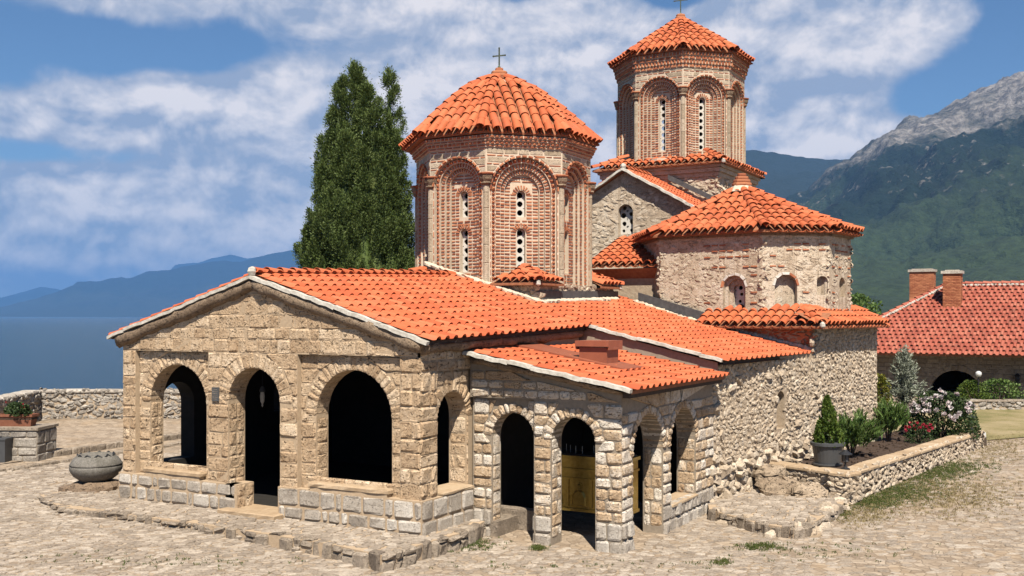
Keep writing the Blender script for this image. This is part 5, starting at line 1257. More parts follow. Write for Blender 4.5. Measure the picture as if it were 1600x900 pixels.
def stone_wall(name, label, pts, z0, z1, th, mat, size, proud, group=None, cap=True, mortar='rubble_mortar', capmat='lime', cat='stone wall', capz=.07, both=False):
    root = thing(name, label, cat, (0, 0, 0), 0, group)
    for a, b in zip(pts[:-1], pts[1:]):
        a, b = Vector((a[0], a[1], 0)), Vector((b[0], b[1], 0)); d = (b-a).normalized(); n = Vector((d.y, -d.x, 0)); L = (b-a).length; fr = Fr((a.x, a.y, 0), d, (0, 0, 1), n)
        mb = MB(); mb.add([fr(*q) for q in ((0, z0-.4, 0), (L, z0-.4, 0), (L, z1, 0), (0, z1, 0), (0, z0-.4, -th), (L, z0-.4, -th), (L, z1, -th), (0, z1, -th))], [(0, 1, 2, 3), (3, 2, 6, 7), (7, 6, 5, 4), (0, 3, 7, 4), (1, 5, 6, 2)])
        core = mb.build('wall_core', mortar, root); st = MB(); rubble(st, fr, 0, L, z0-.2, z1, lambda u, v: True, size, size*.62, proud)
        for e_ in (0, L): rubble(st, Fr(fr(e_, 0, 0), -fr.n if e_ == 0 else fr.n, fr.v, -fr.u if e_ == 0 else fr.u), (0 if e_ == 0 else -th), (th if e_ == 0 else 0), z0-.2, z1, lambda u, v: True, size, size*.62, proud)
        st.build('masonry', mat, core, kind='stuff')
        if cap:
            s = -.05
            while s < L:
                e = min(R.uniform(.45, .95), L+.06-s); vs, fs = [], []
                f2 = Fr(fr(s, z1+.012, .06), fr.u, -fr.n, fr.v); vs, fs = stone_geo(rectP((0, 0), (e, 0), (e, th+.12), (0, th+.12)), f2, capz, -.03, .008, .012)
                me = bpy.data.meshes.new('coping_stone'); me.from_pydata(vs, [], fs); link('coping_stone', me, capmat, root); s += e
    return root
zl_ = .55
stone_wall('parapet_wall', 'long pale rubble parapet wall at the terrace edge above the lake', [WL, W0, W1+RT*2], .35, 1.42, .55, 'rubble_grey', .22, .05)
# ---------------- planter bed on the right
pl_a, pl_b, pl_c = at_z(1192, 722, .62), at_z(1325, 741, .62), at_z(1533, 675, .62)
stone_wall('planter_wall', 'low rubble planter wall with flat stone coping along the flower bed', [pl_a, pl_b, pl_c, pl_c+np.array([-1.6, .9, 0])], -.2, .58, .42, 'rubble', .15, .028, capmat='slab', capz=.05)
mb = MB(); pts = planter_in; n = len(pts); cxm = sum(p[0] for p in pts)/n; cym = sum(p[1] for p in pts)/n
mb.prism(pts, lambda x, y: (x, y, -.3), lambda x, y: (x, y, .47)); o = mb.build('flower_bed', 'soil'); o['kind'] = 'structure'
def clods(poly, n, z, r, mat, name, parent=None):
    mb = MB(); xs = [p[0] for p in poly]; ys = [p[1] for p in poly]; c = 0
    while c < n:
        x, y = R.uniform(min(xs), max(xs)), R.uniform(min(ys), max(ys))
        if poly_in((x, y), poly): rock(mb, Fr((x, y, z), (1, 0, 0), (0, 1, 0), (0, 0, 1)), 0, 0, r*R.uniform(.5, 1.4), r*R.uniform(.5, 1.4), r*R.uniform(.4, 1), -.01, k=5)
        c += 1
    b_ = mb.build(name, mat, parent); b_['kind'] = 'stuff'; return b_
clods(planter_in, 500, .47, .07, 'soil', 'soil_clods')

# ---------------- plants
def leafobj(name, V, Q, mat, parent=None): return link(name, np_mesh(name, V, Q), mat, parent)
def stack(parts): 
    Vs, Qs, o = [], [], 0
    for V, Q in parts: Vs.append(V); Qs.append(Q+o); o += len(V)
    return np.concatenate(Vs), np.concatenate(Qs)
def cypress(loc, spires, label):
    root = thing('cypress_tree', label, 'tree', tuple(loc)); parts = []; core = MB()
    for (dx, dy, z0, h, r) in spires:
        prof = [(max(.03, r*.55*math.sin(math.pi*min(1, .12+.88*f)**.75)), z0+h*f*.93) for f in [i/11 for i in range(12)]]; core.lathe(prof, 10, (dx, dy, 0), .5)
        nc = int(9*h*r/1.2)+7
        for k in range(nc):
            f = NR.uniform(0, 1)**.85; rr = r*(math.sin(math.pi*min(1, .12+.88*f)**.75))*NR.uniform(.80, 1.2)*(1+.3*mn.noise(Vector((dx+f*5, k*.7, 1.0)))); a = NR.uniform(0, 2*math.pi)
            c = np.array([dx+rr*math.cos(a), dy+rr*math.sin(a), z0+h*f]); lean = np.array([math.cos(a)*.35, math.sin(a)*.35, 1.0]); lean /= np.linalg.norm(lean)
            m = 400; tt = NR.uniform(0, 1, m); L = NR.uniform(.9, 2.1)*(.45+.55*r/1.3)*(.25+.75*(1-f)); wd = .23*(.55+.45*r/1.3)*(1-tt)**.6+.02
            off = NR.normal(size=(m, 3))*wd[:, None]*.75; C = c+lean*(tt*L)[:, None]+off; D = lean*1.0+off/np.maximum(wd[:, None], .02)*.6+NR.normal(size=(m, 3))*.35
            parts.append((C, D))
    C = np.concatenate([p[0] for p in parts]); D = np.concatenate([p[1] for p in parts]); n = len(C)
    V, Q = leaves(C, D, NR.uniform(.07, .15, n), NR.uniform(.026, .046, n))
    cr = leafobj('crown', V, Q, 'cypress', root); core.build('crown_core', 'cypress', cr, smooth=True)
    mb = MB(); mb.tube([(0, 0, -1.0), (.05, 0, 1.5), (0, .05, 6)], [.35, .28, .12], 9, .2); mb.build('trunk', 'bark', root); return root
TP = at_d(556, 640, 46.0); TP[2] = .3
def sp(px, ytop, ybot, r, dd=0.0):
    a = at_d(px, ytop+20, 46.0); b = at_d(px, ybot, 46.0); q = a-TP
    return (q[0]+FW[0]*dd, q[1]+FW[1]*dd, b[2]-TP[2], a[2]-b[2], r)
cypress(TP, [sp(556, 84, 600, 1.35, .2), sp(608, 93, 520, .85, .1), sp(530, 128, 560, 1.05, -.2), sp(572, 120, 560, 1.15, .0), sp(588, 150, 620, 1.3, -.5), sp(520, 190, 560, .8, -.3), sp(620, 185, 600, .75, -.2), sp(503, 200, 420, .34, .1), sp(545, 200, 620, 1.25, -.9), sp(508, 235, 560, .6, -.5),
             sp(612, 260, 620, 1.0, -.6), sp(505, 290, 600, .62, -.3), sp(575, 265, 640, 1.1, -1.2), sp(487, 340, 430, .34, -.5), sp(530, 290, 640, .95, -1.0), sp(628, 300, 620, .7, .2), sp(535, 105, 330, .55, .0)],
        'tall dark green cypress with several pointed tops standing behind the church by the lake')
def shrub(name, label, cat, loc, h, rx, ry, mat, n, ll, lw, shape='dome', up=.5, group=None, stems=5, core=None, spray=0):
    root = thing(name, label, cat, tuple(loc), 0, group); f = NR.uniform(0, 1, n) ; a = NR.uniform(0, 2*math.pi, n)
    if shape == 'cone': rr = (1-f)**.85*NR.uniform(.55, 1.05, n)+.02; z = h*f
    elif shape == 'dome': rr = np.sqrt(np.maximum(1-(f*1.0-.28)**2/.55, .02))*NR.uniform(.5, 1.05, n); z = h*f
    else: rr = np.sqrt(NR.uniform(0, 1, n))*(.35+.65*f); z = h*f*(1-.25*rr)
    C = np.stack([rr*rx*np.cos(a), rr*ry*np.sin(a), z], 1)
    if spray:  # long arching sprays of narrow leaves
        k = spray; bs = NR.normal(size=(k, 3))*[rx*.22, ry*.22, 0]; ang = NR.uniform(0, 2*math.pi, k); sp_ = NR.uniform(.25, 1.0, k); tip = np.stack([np.cos(ang)*rx*sp_, np.sin(ang)*ry*sp_, h*NR.uniform(.62, 1.02, k)*(1-.25*sp_**2)], 1)
        which = NR.integers(0, k, n); tt = NR.uniform(.18, 1, n)**.8; C = bs[which]*(1-tt)[:, None]+tip[which]*tt[:, None]; C[:, 2] = tip[which][:, 2]*np.sqrt(tt)
        D = tip[which]*[1, 1, .9]/h+NR.normal(size=(n, 3))*.36; D[:, 2] = np.abs(D[:, 2])*.8+.25
    else: D = np.stack([np.cos(a)*.6, np.sin(a)*.6, np.full(n, up)], 1)+NR.normal(size=(n, 3))*.55
    cl = np.array([mn.noise(Vector((c[0]*2.6/rx, c[1]*2.6/ry, c[2]*2.6/h))) for c in C]); keep = cl > -.28 if not spray else np.ones(n, bool)
    C, D = C[keep]*(1+.12*cl[keep])[:, None], D[keep]; n = len(C); V, Q = leaves(C, D, NR.uniform(.6, 1.2, n)*ll, NR.uniform(.7, 1.2, n)*lw); leafobj('foliage', V, Q, mat, root)
    mb = MB()
    for i in range(stems): 
        q = 2*math.pi*i/max(stems, 1)+.4; mb.tube([(0, 0, -.1), (math.cos(q)*rx*.18, math.sin(q)*ry*.18, h*.35), (math.cos(q)*rx*.4, math.sin(q)*ry*.4, h*.72)], [.03, .02, .008], 6)
    mb.build('stems', 'bark', root); return root
def blooms(root, spots, r, mat, name='bloom'):
    for (x, y, z) in spots:
        n = 14; C = np.array([x, y, z])+rdir(n)*r*.45; D = C-np.array([x, y, z-.01])+rdir(n)*.02; V, Q = leaves(C, D, r*1.1, r*1.05); leafobj(name, V, Q, mat, root)
# potted thuja
pp = at_z(1293, 727, .65)
pot = thing('plant_pot', 'dark grey round plastic pot on the planter corner holding a conifer', 'plant pot', tuple(pp))
mb = MB(); mb.lathe([(.30, .02), (.385, .55), (.36, .56), (.33, .50), (.02, .48)], 24); mb.build('pot_body', 'plastic', pot, smooth=False)
mb = MB(); mb.lathe([(.40, .50), (.425, .51), (.425, .58), (.40, .59), (.37, .58)], 24); mb.build('pot_rim', 'plastic', pot); mb = MB(); mb.lathe([(.34, 0), (.37, .03), (.37, .06), (.33, .06)], 24); mb.build('pot_saucer', 'plastic', pot)
mb = MB(); mb.lathe([(.02, .515), (.36, .505)], 18, cap=False); mb.build('potting_soil', 'soil', pot)
shrub('dwarf_conifer', 'bright green cone shaped conifer growing in the dark grey pot', 'conifer', (pp[0], pp[1], pp[2]+.50), 1.22, .40, .40, 'thuja', 5200, .10, .045, 'cone', 1.1, stems=1)
q = at_z(1330, 714, .47); shrub('oleander_bush', 'green narrow leaved bush next to the dark grey pot', 'bush', q, 1.30, .95, .75, 'oleander', 2600, .34, .045, spray=90, group='narrow leaved bushes in the flower bed')
q = at_z(1388, 690, .47); shrub('oleander_bush', 'green narrow leaved bush beside the church corner, behind the slim olive tree', 'bush', q, 1.35, .72, .65, 'oleander', 2200, .34, .045, spray=80, group='narrow leaved bushes in the flower bed')
q = at_z(1381, 662, .5); shrub('gold_bush', 'yellow green upright shrub tucked against the church corner', 'shrub', (q[0]-.1, q[1], .45), 1.75, .42, .45, 'goldbush', 2600, .10, .07, 'dome', .7)
# olive sapling
q = at_z(1417, 676, .47); ol = thing('olive_tree', 'slim young olive tree with silvery leaves tied to a stake', 'tree', tuple(q))
mb = MB(); mb.tube([(0, 0, -.1), (-.06, .02, .7), (-.1, 0, 1.35), (-.05, .05, 2.2)], [.035, .03, .025, .015], 7, .1); mb.build('trunk', 'bark', ol)
mb = MB(); mb.tube([(.12, .05, -.1), (.02, .02, 1.2)], .018, 6); mb.build('stake', 'wood', ol)
C, D = [], []; tw = MB()
for i in range(210):
    a = R.uniform(0, 6.28); f = R.uniform(0, 1); rr = R.uniform(.1, .92)*(1-.72*f); b = np.array([-.08, 0, .95+1.45*f]); tip = b+np.array([rr*math.cos(a), rr*math.sin(a), R.uniform(.2, .62)])
    tw.tube([tuple(b), tuple((b+tip)/2+[0, 0, -.03]), tuple(tip)], [.008, .006, .003], 4)
    for k in range(36):
        s = k/36; C.append(b+(tip-b)*s+NR.normal(size=3)*.035); D.append((tip-b)/np.linalg.norm(tip-b)+NR.normal(size=3)*.55)
V, Q = leaves(np.array(C), np.array(D), NR.uniform(.08, .16, len(C)), NR.uniform(.024, .042, len(C))); leafobj('foliage', V, Q, 'olive', ol); tw.build('branches', 'bark', ol)
# roses
q = at_z(1472, 684, .47); rb = shrub('rose_bush', 'big rose bush covered in white and pale pink flowers', 'rose bush', q, 1.42, 1.12, .85, 'roseleaf', 6500, .10, .07, 'dome', .4, stems=7)
sp_ = []
for i in range(64):
    a = R.uniform(0, 6.28); f = R.uniform(.45, 1.02); rr = math.sqrt(max(1-(f-.28)**2/.55, .03))*1.1; sp_.append((math.cos(a)*rr*1.02, math.sin(a)*rr*.8, 1.42*f+R.uniform(-.02, .08)))
blooms(rb, sp_, .105, 'petalw')
q = at_z(1436, 692, .47); rr_ = shrub('rose_bush', 'small low rose bush with crimson flowers below the olive tree', 'rose bush', q, .60, .42, .4, 'roseleaf', 1300, .06, .04, 'dome', .4, stems=4)
blooms(rr_, [(R.uniform(-.38, .38), R.uniform(-.36, .2), R.uniform(.35, .68)) for _ in range(18)], .065, 'petalr')
# solar lanterns and bollard lamp
def lantern(loc, label, sc=1.0, tilt=0):
    r = thing('garden_lantern', label, 'lantern', tuple(loc), tilt, 'small black garden lanterns on the planter wall')
    mb = MB(); mb.lathe([(.10*sc, 0), (.10*sc, .015*sc), (.05*sc, .04*sc), (.022*sc, .06*sc), (.022*sc, .15*sc), (.06*sc, .17*sc)], 14); mb.build('base', 'iron', r)
    mb = MB(); mb.lathe([(.062*sc, .17*sc), (.062*sc, .33*sc)], 12); mb.build('lens', 'lead', r)
    for k in range(4):
        a = k*math.pi/2+.3; mb = MB(); mb.box(-.008*sc, .008*sc, -.008*sc, .008*sc, .17*sc, .34*sc, Matrix.Translation((.072*sc*math.cos(a), .072*sc*math.sin(a), 0))); mb.build('post', 'iron', r)
    mb = MB(); mb.lathe([(.15*sc, .33*sc), (.145*sc, .345*sc), (.06*sc, .40*sc), (.05*sc, .425*sc), (.01*sc, .43*sc)], 16); mb.build('hood', 'iron', r); return r
lantern(at_z(1321, 733, .64), 'black garden lantern on the near planter corner beside the grey pot', 1.1); lantern(at_z(1518, 671, .66), 'black garden lantern at the far planter end below the white roses', 1.15, .5)
q = at_z(1537, 697, gz(*at_z(1537, 697, .15)[:2])); bl = thing('bollard_light', 'short dark ground light with a white top beyond the planter end', 'ground light', tuple(q))
mb = MB(); mb.lathe([(.10, -.02), (.085, .30), (.07, .30)], 10); mb.build('body', 'bark', bl); mb = MB(); mb.lathe([(.075, .30), (.07, .44), (.05, .46)], 10); mb.build('lamp_head', 'glass', bl)

# ---------------- things at the left
up_ = at_z(150, 762, .20); urn = thing('stone_urn', 'squat grey stone vessel with domed lid beside the porch', 'stone vessel', (up_[0], up_[1], .36))
mb = MB(); mb.lathe([(.30, 0), (.36, .03), (.52, .15), (.60, .28), (.61, .36), (.60, .40)], 28, wob=.02); mb.build('bowl', 'urn', urn, smooth=True)
mb = MB(); mb.lathe([(.585, .385), (.585, .415)], 28); mb.build('groove_band', 'iron', urn)
mb = MB(); mb.lathe([(.61, .405), (.60, .44), (.52, .57), (.40, .66), (.36, .67), (.32, .62), (.05, .58)], 28, wob=.02); mb.build('lid', 'urn', urn, smooth=True)
for k in range(11):
    a = 2*math.pi*k/11; r = .42; mb = MB(); pts = [(r*math.cos(a+d)*(1+.06*math.sin(q*2)), r*math.sin(a+d), .645+z) for q, (d, z) in enumerate(((-.2, -.03), (-.1, .01), (0, .03), (.1, .01), (.2, -.03)))]; mb.tube(pts, .018, 6, .3); mb.build('iron_frill', 'iron', urn)
mb = MB(); rock(mb, Fr((up_[0], up_[1], .18), RT, FW, (0, 0, 1)), 0, 0, .95, .80, .18, -.05, k=16); o = mb.build('flat_boulder', 'moulding'); tag(o, 'rough flat stone slab under the domed stone vessel', 'stone slab')
pd = at_z(30, 716, .20); ped = thing('stone_pedestal', 'square grey stone pedestal carrying a terracotta flower trough', 'pedestal', (pd[0], pd[1], .12), TH*.9)
mb = MB(); mb.box(-1.2, .62, -.15, 1.0, -.3, .92); core = mb.build('pedestal_core', 'mortar_grey', ped)
for fr, a, b in ((Fr((0, -.15, 0), (1, 0, 0), (0, 0, 1), (0, -1, 0)), -1.2, .62), (Fr((.62, 0, 0), (0, 1, 0), (0, 0, 1), (1, 0, 0)), -.15, 1.0)):
    for P in courses(-.05, .9, .22, .3, c_(a), c_(b), [], 0, .3, .5):
        vs, fs = stone_geo(P, fr, .03, -.02, .012, .015); me = bpy.data.meshes.new('stone'); me.from_pydata(vs, [], fs); link('stone', me, 'rubble_grey', core)
mb = MB(); mb.box(-1.25, .67, -.2, 1.05, .92, 1.0); mb.build('cap_slab', 'kerb', ped)
tq = Matrix.Translation((pd[0], pd[1], .12)) @ Matrix.Rotation(TH*.9, 4, 'Z'); tl = tq @ Vector((-.20, .30, 1.0))
tr_ = thing('flower_trough', 'long terracotta trough standing on the stone pedestal', 'planter', tuple(tl), TH*.9)
mb = MB(); mb.add([(-.5, -.15, 0), (.46, -.15, 0), (.46, .15, 0), (-.5, .15, 0), (-.55, -.19, .32), (.52, -.19, .32), (.52, .19, .32), (-.55, .19, .32)], [(0, 3, 2, 1), (0, 1, 5, 4), (1, 2, 6, 5), (2, 3, 7, 6), (3, 0, 4, 7)]); mb.build('trough_body', 'terracotta', tr_)
mb = MB(); mb.box(-.575, .545, -.215, -.17, .29, .36); mb.box(-.575, .545, .17, .215, .29, .36); mb.box(.50, .545, -.17, .17, .29, .36); mb.box(-.575, -.53, -.17, .17, .29, .36); mb.build('trough_rim', 'terracotta', tr_); mb = MB(); mb.box(-.54, .51, -.18, .18, .2, .31); mb.build('potting_soil', 'soil', tr_)
fl = shrub('trough_plant', 'dark leafy plant with small red flowers in the terracotta trough', 'plant', tuple(tl+Vector((0, 0, .30))), .38, .52, .26, 'roseleaf', 2600, .08, .05, 'dome', .4, stems=5)
blooms(fl, [(R.uniform(-.45, .45), R.uniform(-.2, .2), R.uniform(.24, .42)) for _ in range(9)], .035, 'petalr')
bp = at_z(3, 722, .14); bn = thing('litter_bin', 'dark grey bin in front of the stone pedestal, cut by the picture edge', 'bin', (bp[0], bp[1], .12), TH)
mb = MB(); mb.add([(-.42, -.22, 0), (.19, -.22, 0), (.19, .22, 0), (-.42, .22, 0), (-.45, -.25, .68), (.21, -.25, .68), (.21, .25, .68), (-.45, .25, .68)], [(0, 3, 2, 1), (0, 1, 5, 4), (1, 2, 6, 5), (2, 3, 7, 6), (3, 0, 4, 7)]); mb.build('bin_body', 'plastic', bn)
mb = MB(); mb.box(-.47, .23, -.27, .27, .68, .73); mb.box(-.2, -.05, -.1, .1, .73, .76); mb.build('bin_lid', 'plastic', bn)
# plaque on the facade
pq = thing('wall_plaque', 'small dark metal plaque with lettering between the first two porch arches', 'plaque', (-5.38, -.025, 2.69))
mb = MB(); mb.box(-.10, .10, -.015, .015, -.15, .15); mb.build('plate', 'lead', pq)
mb = MB(); rg = random.Random(3)
for r in range(6):
    x = -.075
    while x < .06: wd = rg.uniform(.012, .035); mb.box(x, min(x+wd, .078), -.019, -.014, .11-.042*r-.012, .11-.042*r); x += wd+.012
o = mb.build('lettering', 'kerb', pq); o['kind'] = 'stuff'
# hanging lamp inside the second arch
hq = at_d(410, 612, 23.6); hl_ = thing('hanging_lamp', 'small pale metal lamp hanging on a chain inside the second arch', 'hanging lamp', tuple(hq))
mb = MB(); mb.tube([(0, 0, .1), (0, 0, .75)], .008, 5); mb.build('chain', 'iron', hl_)
mb = MB(); mb.lathe([(.02, .12), (.04, .10), (.07, .03), (.072, 0), (.03, -.01)], 12); mb.build('lamp_cap', 'lead', hl_); mb = MB(); mb.lathe([(.04, -.01), (.055, -.10), (.045, -.22), (.015, -.28), (.022, -.31), (.005, -.35)], 12); mb.build('lamp_body', 'plaster', hl_)
# gilded candle stand inside the porch
cs = thing('candle_stand', 'gilded metal candle cabinet with relief figures inside the porch', 'candle stand', (2.02, 3.25, .26))
mb = MB(); mb.box(-.95, .98, -.3, .3, .12, 1.16); mb.build('cabinet', 'gold', cs); mb = MB(); mb.box(-1.0, 1.02, -.34, .34, 1.16, 1.23); mb.box(-.97, 1.0, -.33, .33, .93, .97); mb.box(-.97, 1.0, -.33, .33, .08, .14); mb.build('frame', 'gold', cs)
for x in (-.93, .92): mb = MB(); mb.box(x, x+.06, -.28, -.22, -.42, .1); mb.build('leg', 'gold', cs)
for i, x in enumerate((-.62, -.08, .46)):
    mb = MB(); mb.box(x-.27, x-.235, -.325, -.3, .18, .74); mb.box(x+.235, x+.27, -.325, -.3, .18, .74); mb.box(x-.27, x+.27, -.325, -.3, .74, .775); mb.build('panel_frame', 'gold', cs)
    mb = MB(); f2 = lambda u, v, c: (x+u, -.3-c, v)
    ring = [(.085*math.cos(a), .60+.085*math.sin(a)) for a in np.linspace(0, 2*math.pi, 17)[:-1]]
    mb.prism(ring, lambda u, v: f2(u, v, 0), lambda u, v: f2(u, v, .012)); mb.prism([(.05*math.cos(a), .595+.062*math.sin(a)) for a in np.linspace(0, 2*math.pi, 13)[:-1]], lambda u, v: f2(u, v, .012), lambda u, v: f2(u*.7, .595+(v-.595)*.7, .045))
    mb.prism([(-.17, .2), (.17, .2), (.16, .38), (.10, .50), (0, .535), (-.10, .50), (-.16, .38)], lambda u, v: f2(u, v, 0), lambda u, v: f2(u*.8, .3+(v-.3)*.86, .035)); mb.build('relief_figure', 'gold', cs)
mb = MB(); mb.box(-.94, .96, -.29, .29, 1.23, 1.26); mb.build('sand_tray', 'iron', cs)
for k in range(9): mb = MB(); x = -.7+.16*k; mb.lathe([(.006, 1.25), (.006, 1.42)], 6, (x, R.uniform(-.2, .1), 0)); mb.build('candle', 'plaster', cs)
cl = MB(); vs = []
for i in range(9):
    for j in range(4): vs.append((3.02+.012*j, 4.42+.03*i, .62-.055*j+.03*math.sin(i*.8)+.01*i))
cl.add(vs, [(i*4+j, i*4+j+1, (i+1)*4+j+1, (i+1)*4+j) for i in range(8) for j in range(3)]); o = cl.build('cloth', 'cloth'); sol = o.modifiers.new('thick', 'SOLIDIFY'); sol.thickness = .012; tag(o, 'magenta cloth lying over the low sill of the last porch arch', 'cloth')

# ---------------- long building behind
bd = thing('long_building', 'long stone house with weathered red tiled hip roof behind the garden', 'building')
EX0, EY, EZ, RZ, XR = -1.1, 35.6, 2.62, 5.95, 40.0; HX, HY = EX0+5.4, EY+5.4
WY = EY+1.35; arch_c = None
FB = Fr((0, WY, 0), (1, 0, 0), (0, 0, 1), (0, -1, 0))
r_ = lambda px: float((CAM+(FW+RT*(px-800)/F)*((WY-CAM[1])/((FW+RT*(px-800)/F)[1])))[0])
ax0, ax1 = r_(1452), r_(1535); oa = Op((ax0+ax1)/2, (ax1-ax0)/2, .62, .1)
mb = MB(); arch_wall(mb, FB, EX0+.8, XR-1, -.2, lambda u: EZ+.1, [oa], 0, -.5); wl = mb.build('wall', 'oldwall', bd)
mb = MB(); mb.box(EX0+.8, EX0+1.2, WY, WY+9, -.2, EZ+.1); mb.box(ax0-1.5, ax1+1.5, WY+3, WY+3.1, 0, 3); mb.build('inner_shade_wall', 'inner_shade', bd)
for P in voussoirs(oa, .28, .3): vs, fs = stone_geo(P, FB, .02, -.3, .012, .01); me = bpy.data.meshes.new('voussoir'); me.from_pydata(vs, [], fs); link('voussoir', me, 'oldwall', wl)
wst = MB(); 
for P in courses(.3, EZ-.1, .16, .26, c_(EX0+.9), c_(16), [oa], .28, .25, .55): wst.add(*brick_geo(P, FB, .015, -.02, .012))
wst.build('masonry', 'oldwall', wl, kind='stuff')
u_ = r_(1590); mb = MB(); mb.box(u_-.09, u_+.09, WY-.30, WY-.06, 1.25, 1.6); mb.box(u_-.03, u_+.03, WY-.2, WY, 1.6, 1.66); mb.lathe([(.16, 0), (.02, .14)], 8, (u_, WY-.18, 1.6)); mb.build('wall_lamp', 'iron', bd)
mb = MB(); A, B, Cc, Dd = (EX0, EY, EZ), (XR, EY, EZ), (XR, HY, RZ), (HX, HY, RZ); mb.quad(A, B, Cc, Dd); mb.add([A, Dd, (EX0, EY+10.8, EZ)], [(0, 1, 2)]); mb.quad(Dd, Cc, (XR, EY+10.8, EZ), (EX0, EY+10.8, EZ)); mb.quad((EX0, EY, EZ-.12), (XR, EY, EZ-.12), B, A); mb.quad((EX0, EY, EZ-.12), (XR, EY, EZ-.12), (XR, WY+.1, EZ-.12), (EX0, WY+.1, EZ-.12))
rf = mb.build('roof', 'pan', bd)
sl_ = math.atan((RZ-EZ)/(HY-EY)); vv = np.array([0, math.cos(sl_), math.sin(sl_)]); nn = np.array([0, -math.sin(sl_), math.cos(sl_)]); L_ = (HY-EY)/math.cos(sl_); r = 0
cnx = (r_(1487)); 
OE = .325
while r*OE < L_-.1:
    x = EX0+r*OE*math.cos(sl_)
    while x < 17.5: TILES.setdefault('old_tile', []).append((rf, m4(np.array([x+.05+R.uniform(-.012, .012)+(.13 if r % 2 else 0), EY, EZ])+vv*(r*OE-.08)+nn*(.02+R.uniform(-.006, .012)), np.array([.84, 0, 0]), vv*.84, nn*1.1), False)); x += .26
    r += 1
flush_tiles('old_tile', TV, TF, 'oldtile', 300, 'old_tiling')
hp = np.array(Dd)-np.array(A); hl = np.linalg.norm(hp); hp /= hl; i = 0
while i*.42 < hl: barrel(rf, np.array(A)+hp*i*.42+[0, 0, .06], hp, (0, 0, 1), kind='white_ridge_tile'); i += 1
for i in range(32): barrel(rf, np.array(Dd)+np.array([.42*i, 0, .05]), (1, 0, 0), (0, 0, 1), kind='white_ridge_tile')
flush_tiles('white_ridge_tile', BV, BF, 'oldtile', 80, 'ridge_tiling')
mb = MB()
for i in range(60): p = np.array(A)+hp*hl*i/60; rock(mb, Fr((p[0]+.06, p[1]-.05, p[2]+.05), (1, 0, 0), (0, 1, 0), (0, 0, 1)), 0, 0, .12, .1, .06, k=5)
for i in range(70): rock(mb, Fr((Dd[0]+.19*i, Dd[1]-.14, Dd[2]-.02), (1, 0, 0), (0, 1, 0), (0, 0, 1)), 0, 0, .12, .08, .06, k=5)
mb.build('ridge_mortar', 'white', rf)
def chimney(px, py_top, py_base, wpx, dd):
    a = at_d(px, py_top, dd); b = at_d(px, py_base, dd); w_ = wpx/F*dd/2; mb = MB(); mb.box(a[0]-w_, a[0]+w_, a[1], a[1]+.7, b[2]-.8, a[2]-.14); c = mb.build('chimney', 'brick', rf)
    z = b[2]-.3; row = 0; f2 = Fr((0, a[1], 0), (1, 0, 0), (0, 0, 1), (0, -1, 0)); f3 = Fr((a[0]+w_, 0, 0), (0, 1, 0), (0, 0, 1), (1, 0, 0)); mbb = MB()
    while z < a[2]-.16:
        for fr, lo_, hi_ in ((f2, a[0]-w_, a[0]+w_), (f3, a[1], a[1]+.7)):
            x = lo_-(.12 if row % 2 else 0)
            while x < hi_: mbb.add(*brick_geo(rectP((max(x, lo_), z), (min(x+.24, hi_), z), (min(x+.24, hi_), z+.075), (max(x, lo_), z+.075)), fr, .014, -.01, .006)); x += .24
        z += .08; row += 1
    mbb.build('brickwork', 'brick', c, kind='stuff')
    mb = MB(); mb.box(a[0]-w_-.08, a[0]+w_+.08, a[1]-.08, a[1]+.78, a[2]-.14, a[2]); mb.box(a[0]-w_+.1, a[0]+w_-.1, a[1]+.1, a[1]+.6, a[2], a[2]+.05); mb.build('chimney_cap', 'lime', rf)
chimney(1487, 423, 480, 26, 51.6); chimney(1440, 421, 456, 36, 61.0)
mb = MB(); b_ = r_(1487); mb.box(b_-.1, b_+.1, 0, .01, 0, .01)
# low garden wall, plants and globe lamp in front of the long building
lw0, lw1 = at_d(1385, 650, 44.5), at_d(1640, 650, 44.5); zg_ = gz(lw0[0], lw0[1])
stone_wall('garden_wall', 'low grey stone wall edging the lawn before the long building', [lw0, lw1+RT*3], zg_, zg_+.38, .4, 'rubble_grey', .25, .04, capmat='kerb', capz=.04)
q = at_d(1519, 630, 46); shrub('round_bush', 'small round light green bush in front of the dark archway', 'bush', (q[0], q[1], .55), .95, .72, .6, 'thuja', 2200, .10, .05, 'dome', .8)
q = at_d(1562, 632, 46); shrub('leafy_shrub', 'dark leafy shrub in front of the stone house wall, beside the archway', 'shrub', (q[0], q[1], .55), 1.0, 1.1, .6, 'oleander', 1800, .14, .08, 'dome', .5)
q = at_d(1529, 632, 45.6); lp = thing('globe_lamp', 'garden lamp with a glass globe on a thin dark post', 'lamp', (q[0], q[1], .5))
mb = MB(); mb.tube([(0, 0, -.1), (0, 0, 1.22)], .03, 8); mb.build('post', 'iron', lp); mb = MB(); mb.lathe([(.01, 1.2), (.09, 1.23), (.135, 1.33), (.12, 1.42), (.05, 1.47), (.01, 1.475)], 14); mb.build('globe', 'glass', lp, smooth=True)
q = at_d(1334, 480, 75); shrub('broadleaf_tree', 'dark green tree showing just above the roofs between church and stone house', 'tree', (q[0], q[1], 1.0), CH+(YH-463)*75/F-1.0, 2.6, 2.6, 'oleander', 5000, .3, .18, 'dome', .5)
q = at_d(1336, 478, 58); mb = MB()
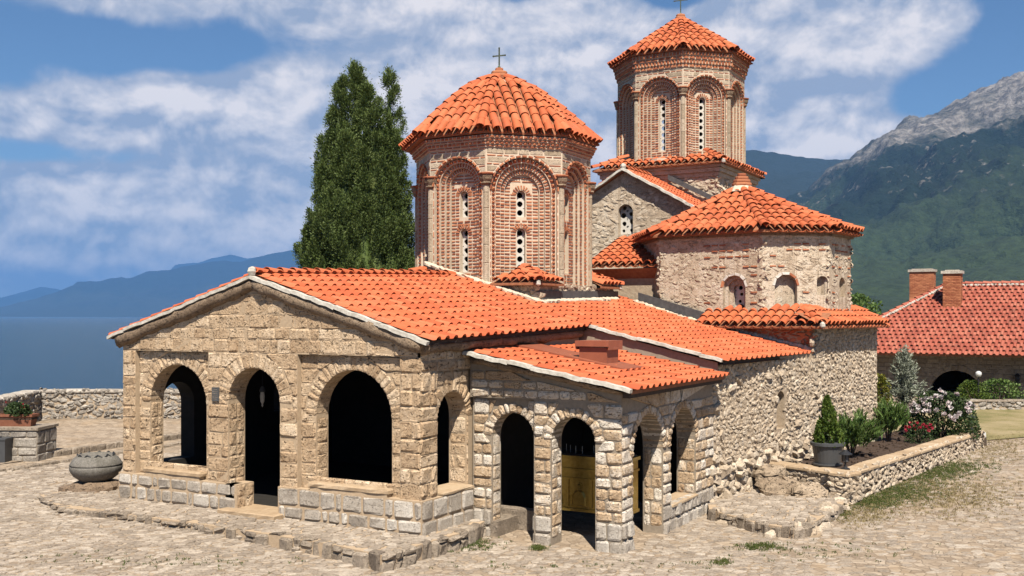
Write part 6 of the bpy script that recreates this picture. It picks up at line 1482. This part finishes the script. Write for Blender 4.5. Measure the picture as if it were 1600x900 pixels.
# lawn
lawn_pts = [at_d(1398, 650, 33.8), at_d(1545, 668, 36.0), at_d(1700, 665, 37.5), at_d(1700, 640, 47), at_d(1360, 640, 47), at_d(1370, 660, 35)]
mb = MB(); xs = np.linspace(0, 1, 12)
def lawn(u, v):
    a = lawn_pts[0]*(1-u)+lawn_pts[2]*u if True else 0; b = lawn_pts[4]*(1-u)+lawn_pts[3]*u; p = a*(1-v)+b*v; return (p[0], p[1], gz(p[0], p[1])+.03)
for i in range(11):
    for j in range(11): mb.quad(lawn(xs[i], xs[j]), lawn(xs[i+1], xs[j]), lawn(xs[i+1], xs[j+1]), lawn(xs[i], xs[j+1]))
o = mb.build('lawn', 'lawn'); o['kind'] = 'structure'
# grass tufts
def tufts(areas, name, mat):
    C, D = [], []
    for (px, py, sx_, sy_, n, z) in areas:
        for i in range(int(n*2.6)):
            u, v = NR.normal()*.5, NR.normal()*.5; p = at_z(px+u*sx_, py+v*sy_, z); zz = gz(p[0], p[1])
            if any(poly_in((p[0], p[1]), q) for q in (plat, terr, planter_in, foot)): continue
            for k in range(6): C.append((p[0]+NR.normal()*.03, p[1]+NR.normal()*.03, zz+.03)); D.append(NR.normal(size=3)*.6+[0, 0, 1.0])
    C, D = np.array(C), np.array(D); V, Q = leaves(C, D, NR.uniform(.035, .085, len(C)), NR.uniform(.010, .02, len(C))); o = leafobj(name, V, Q, mat); o['kind'] = 'stuff'
tufts([(700, 850, 60, 12, 330, -.15), (760, 832, 26, 5, 90, -.15), (840, 858, 10, 3, 30, -.15), (1400, 770, 70, 16, 420, -.1), (1450, 742, 60, 14, 380, -.05), (1360, 785, 40, 10, 200, -.12), (1500, 730, 60, 10, 160, 0), (1310, 800, 20, 10, 90, -.15), (1190, 855, 40, 6, 60, -.15), (1130, 880, 20, 6, 20, -.15), (250, 885, 260, 10, 26, -.1), (900, 885, 300, 8, 16, -.15), (1300, 860, 160, 20, 22, -.15)], 'grass', 'grass')
tufts([(1480, 770, 120, 30, 500, -.05), (1350, 800, 60, 20, 160, -.1), (1560, 700, 80, 20, 240, .1)], 'dry_grass', 'drygrass')
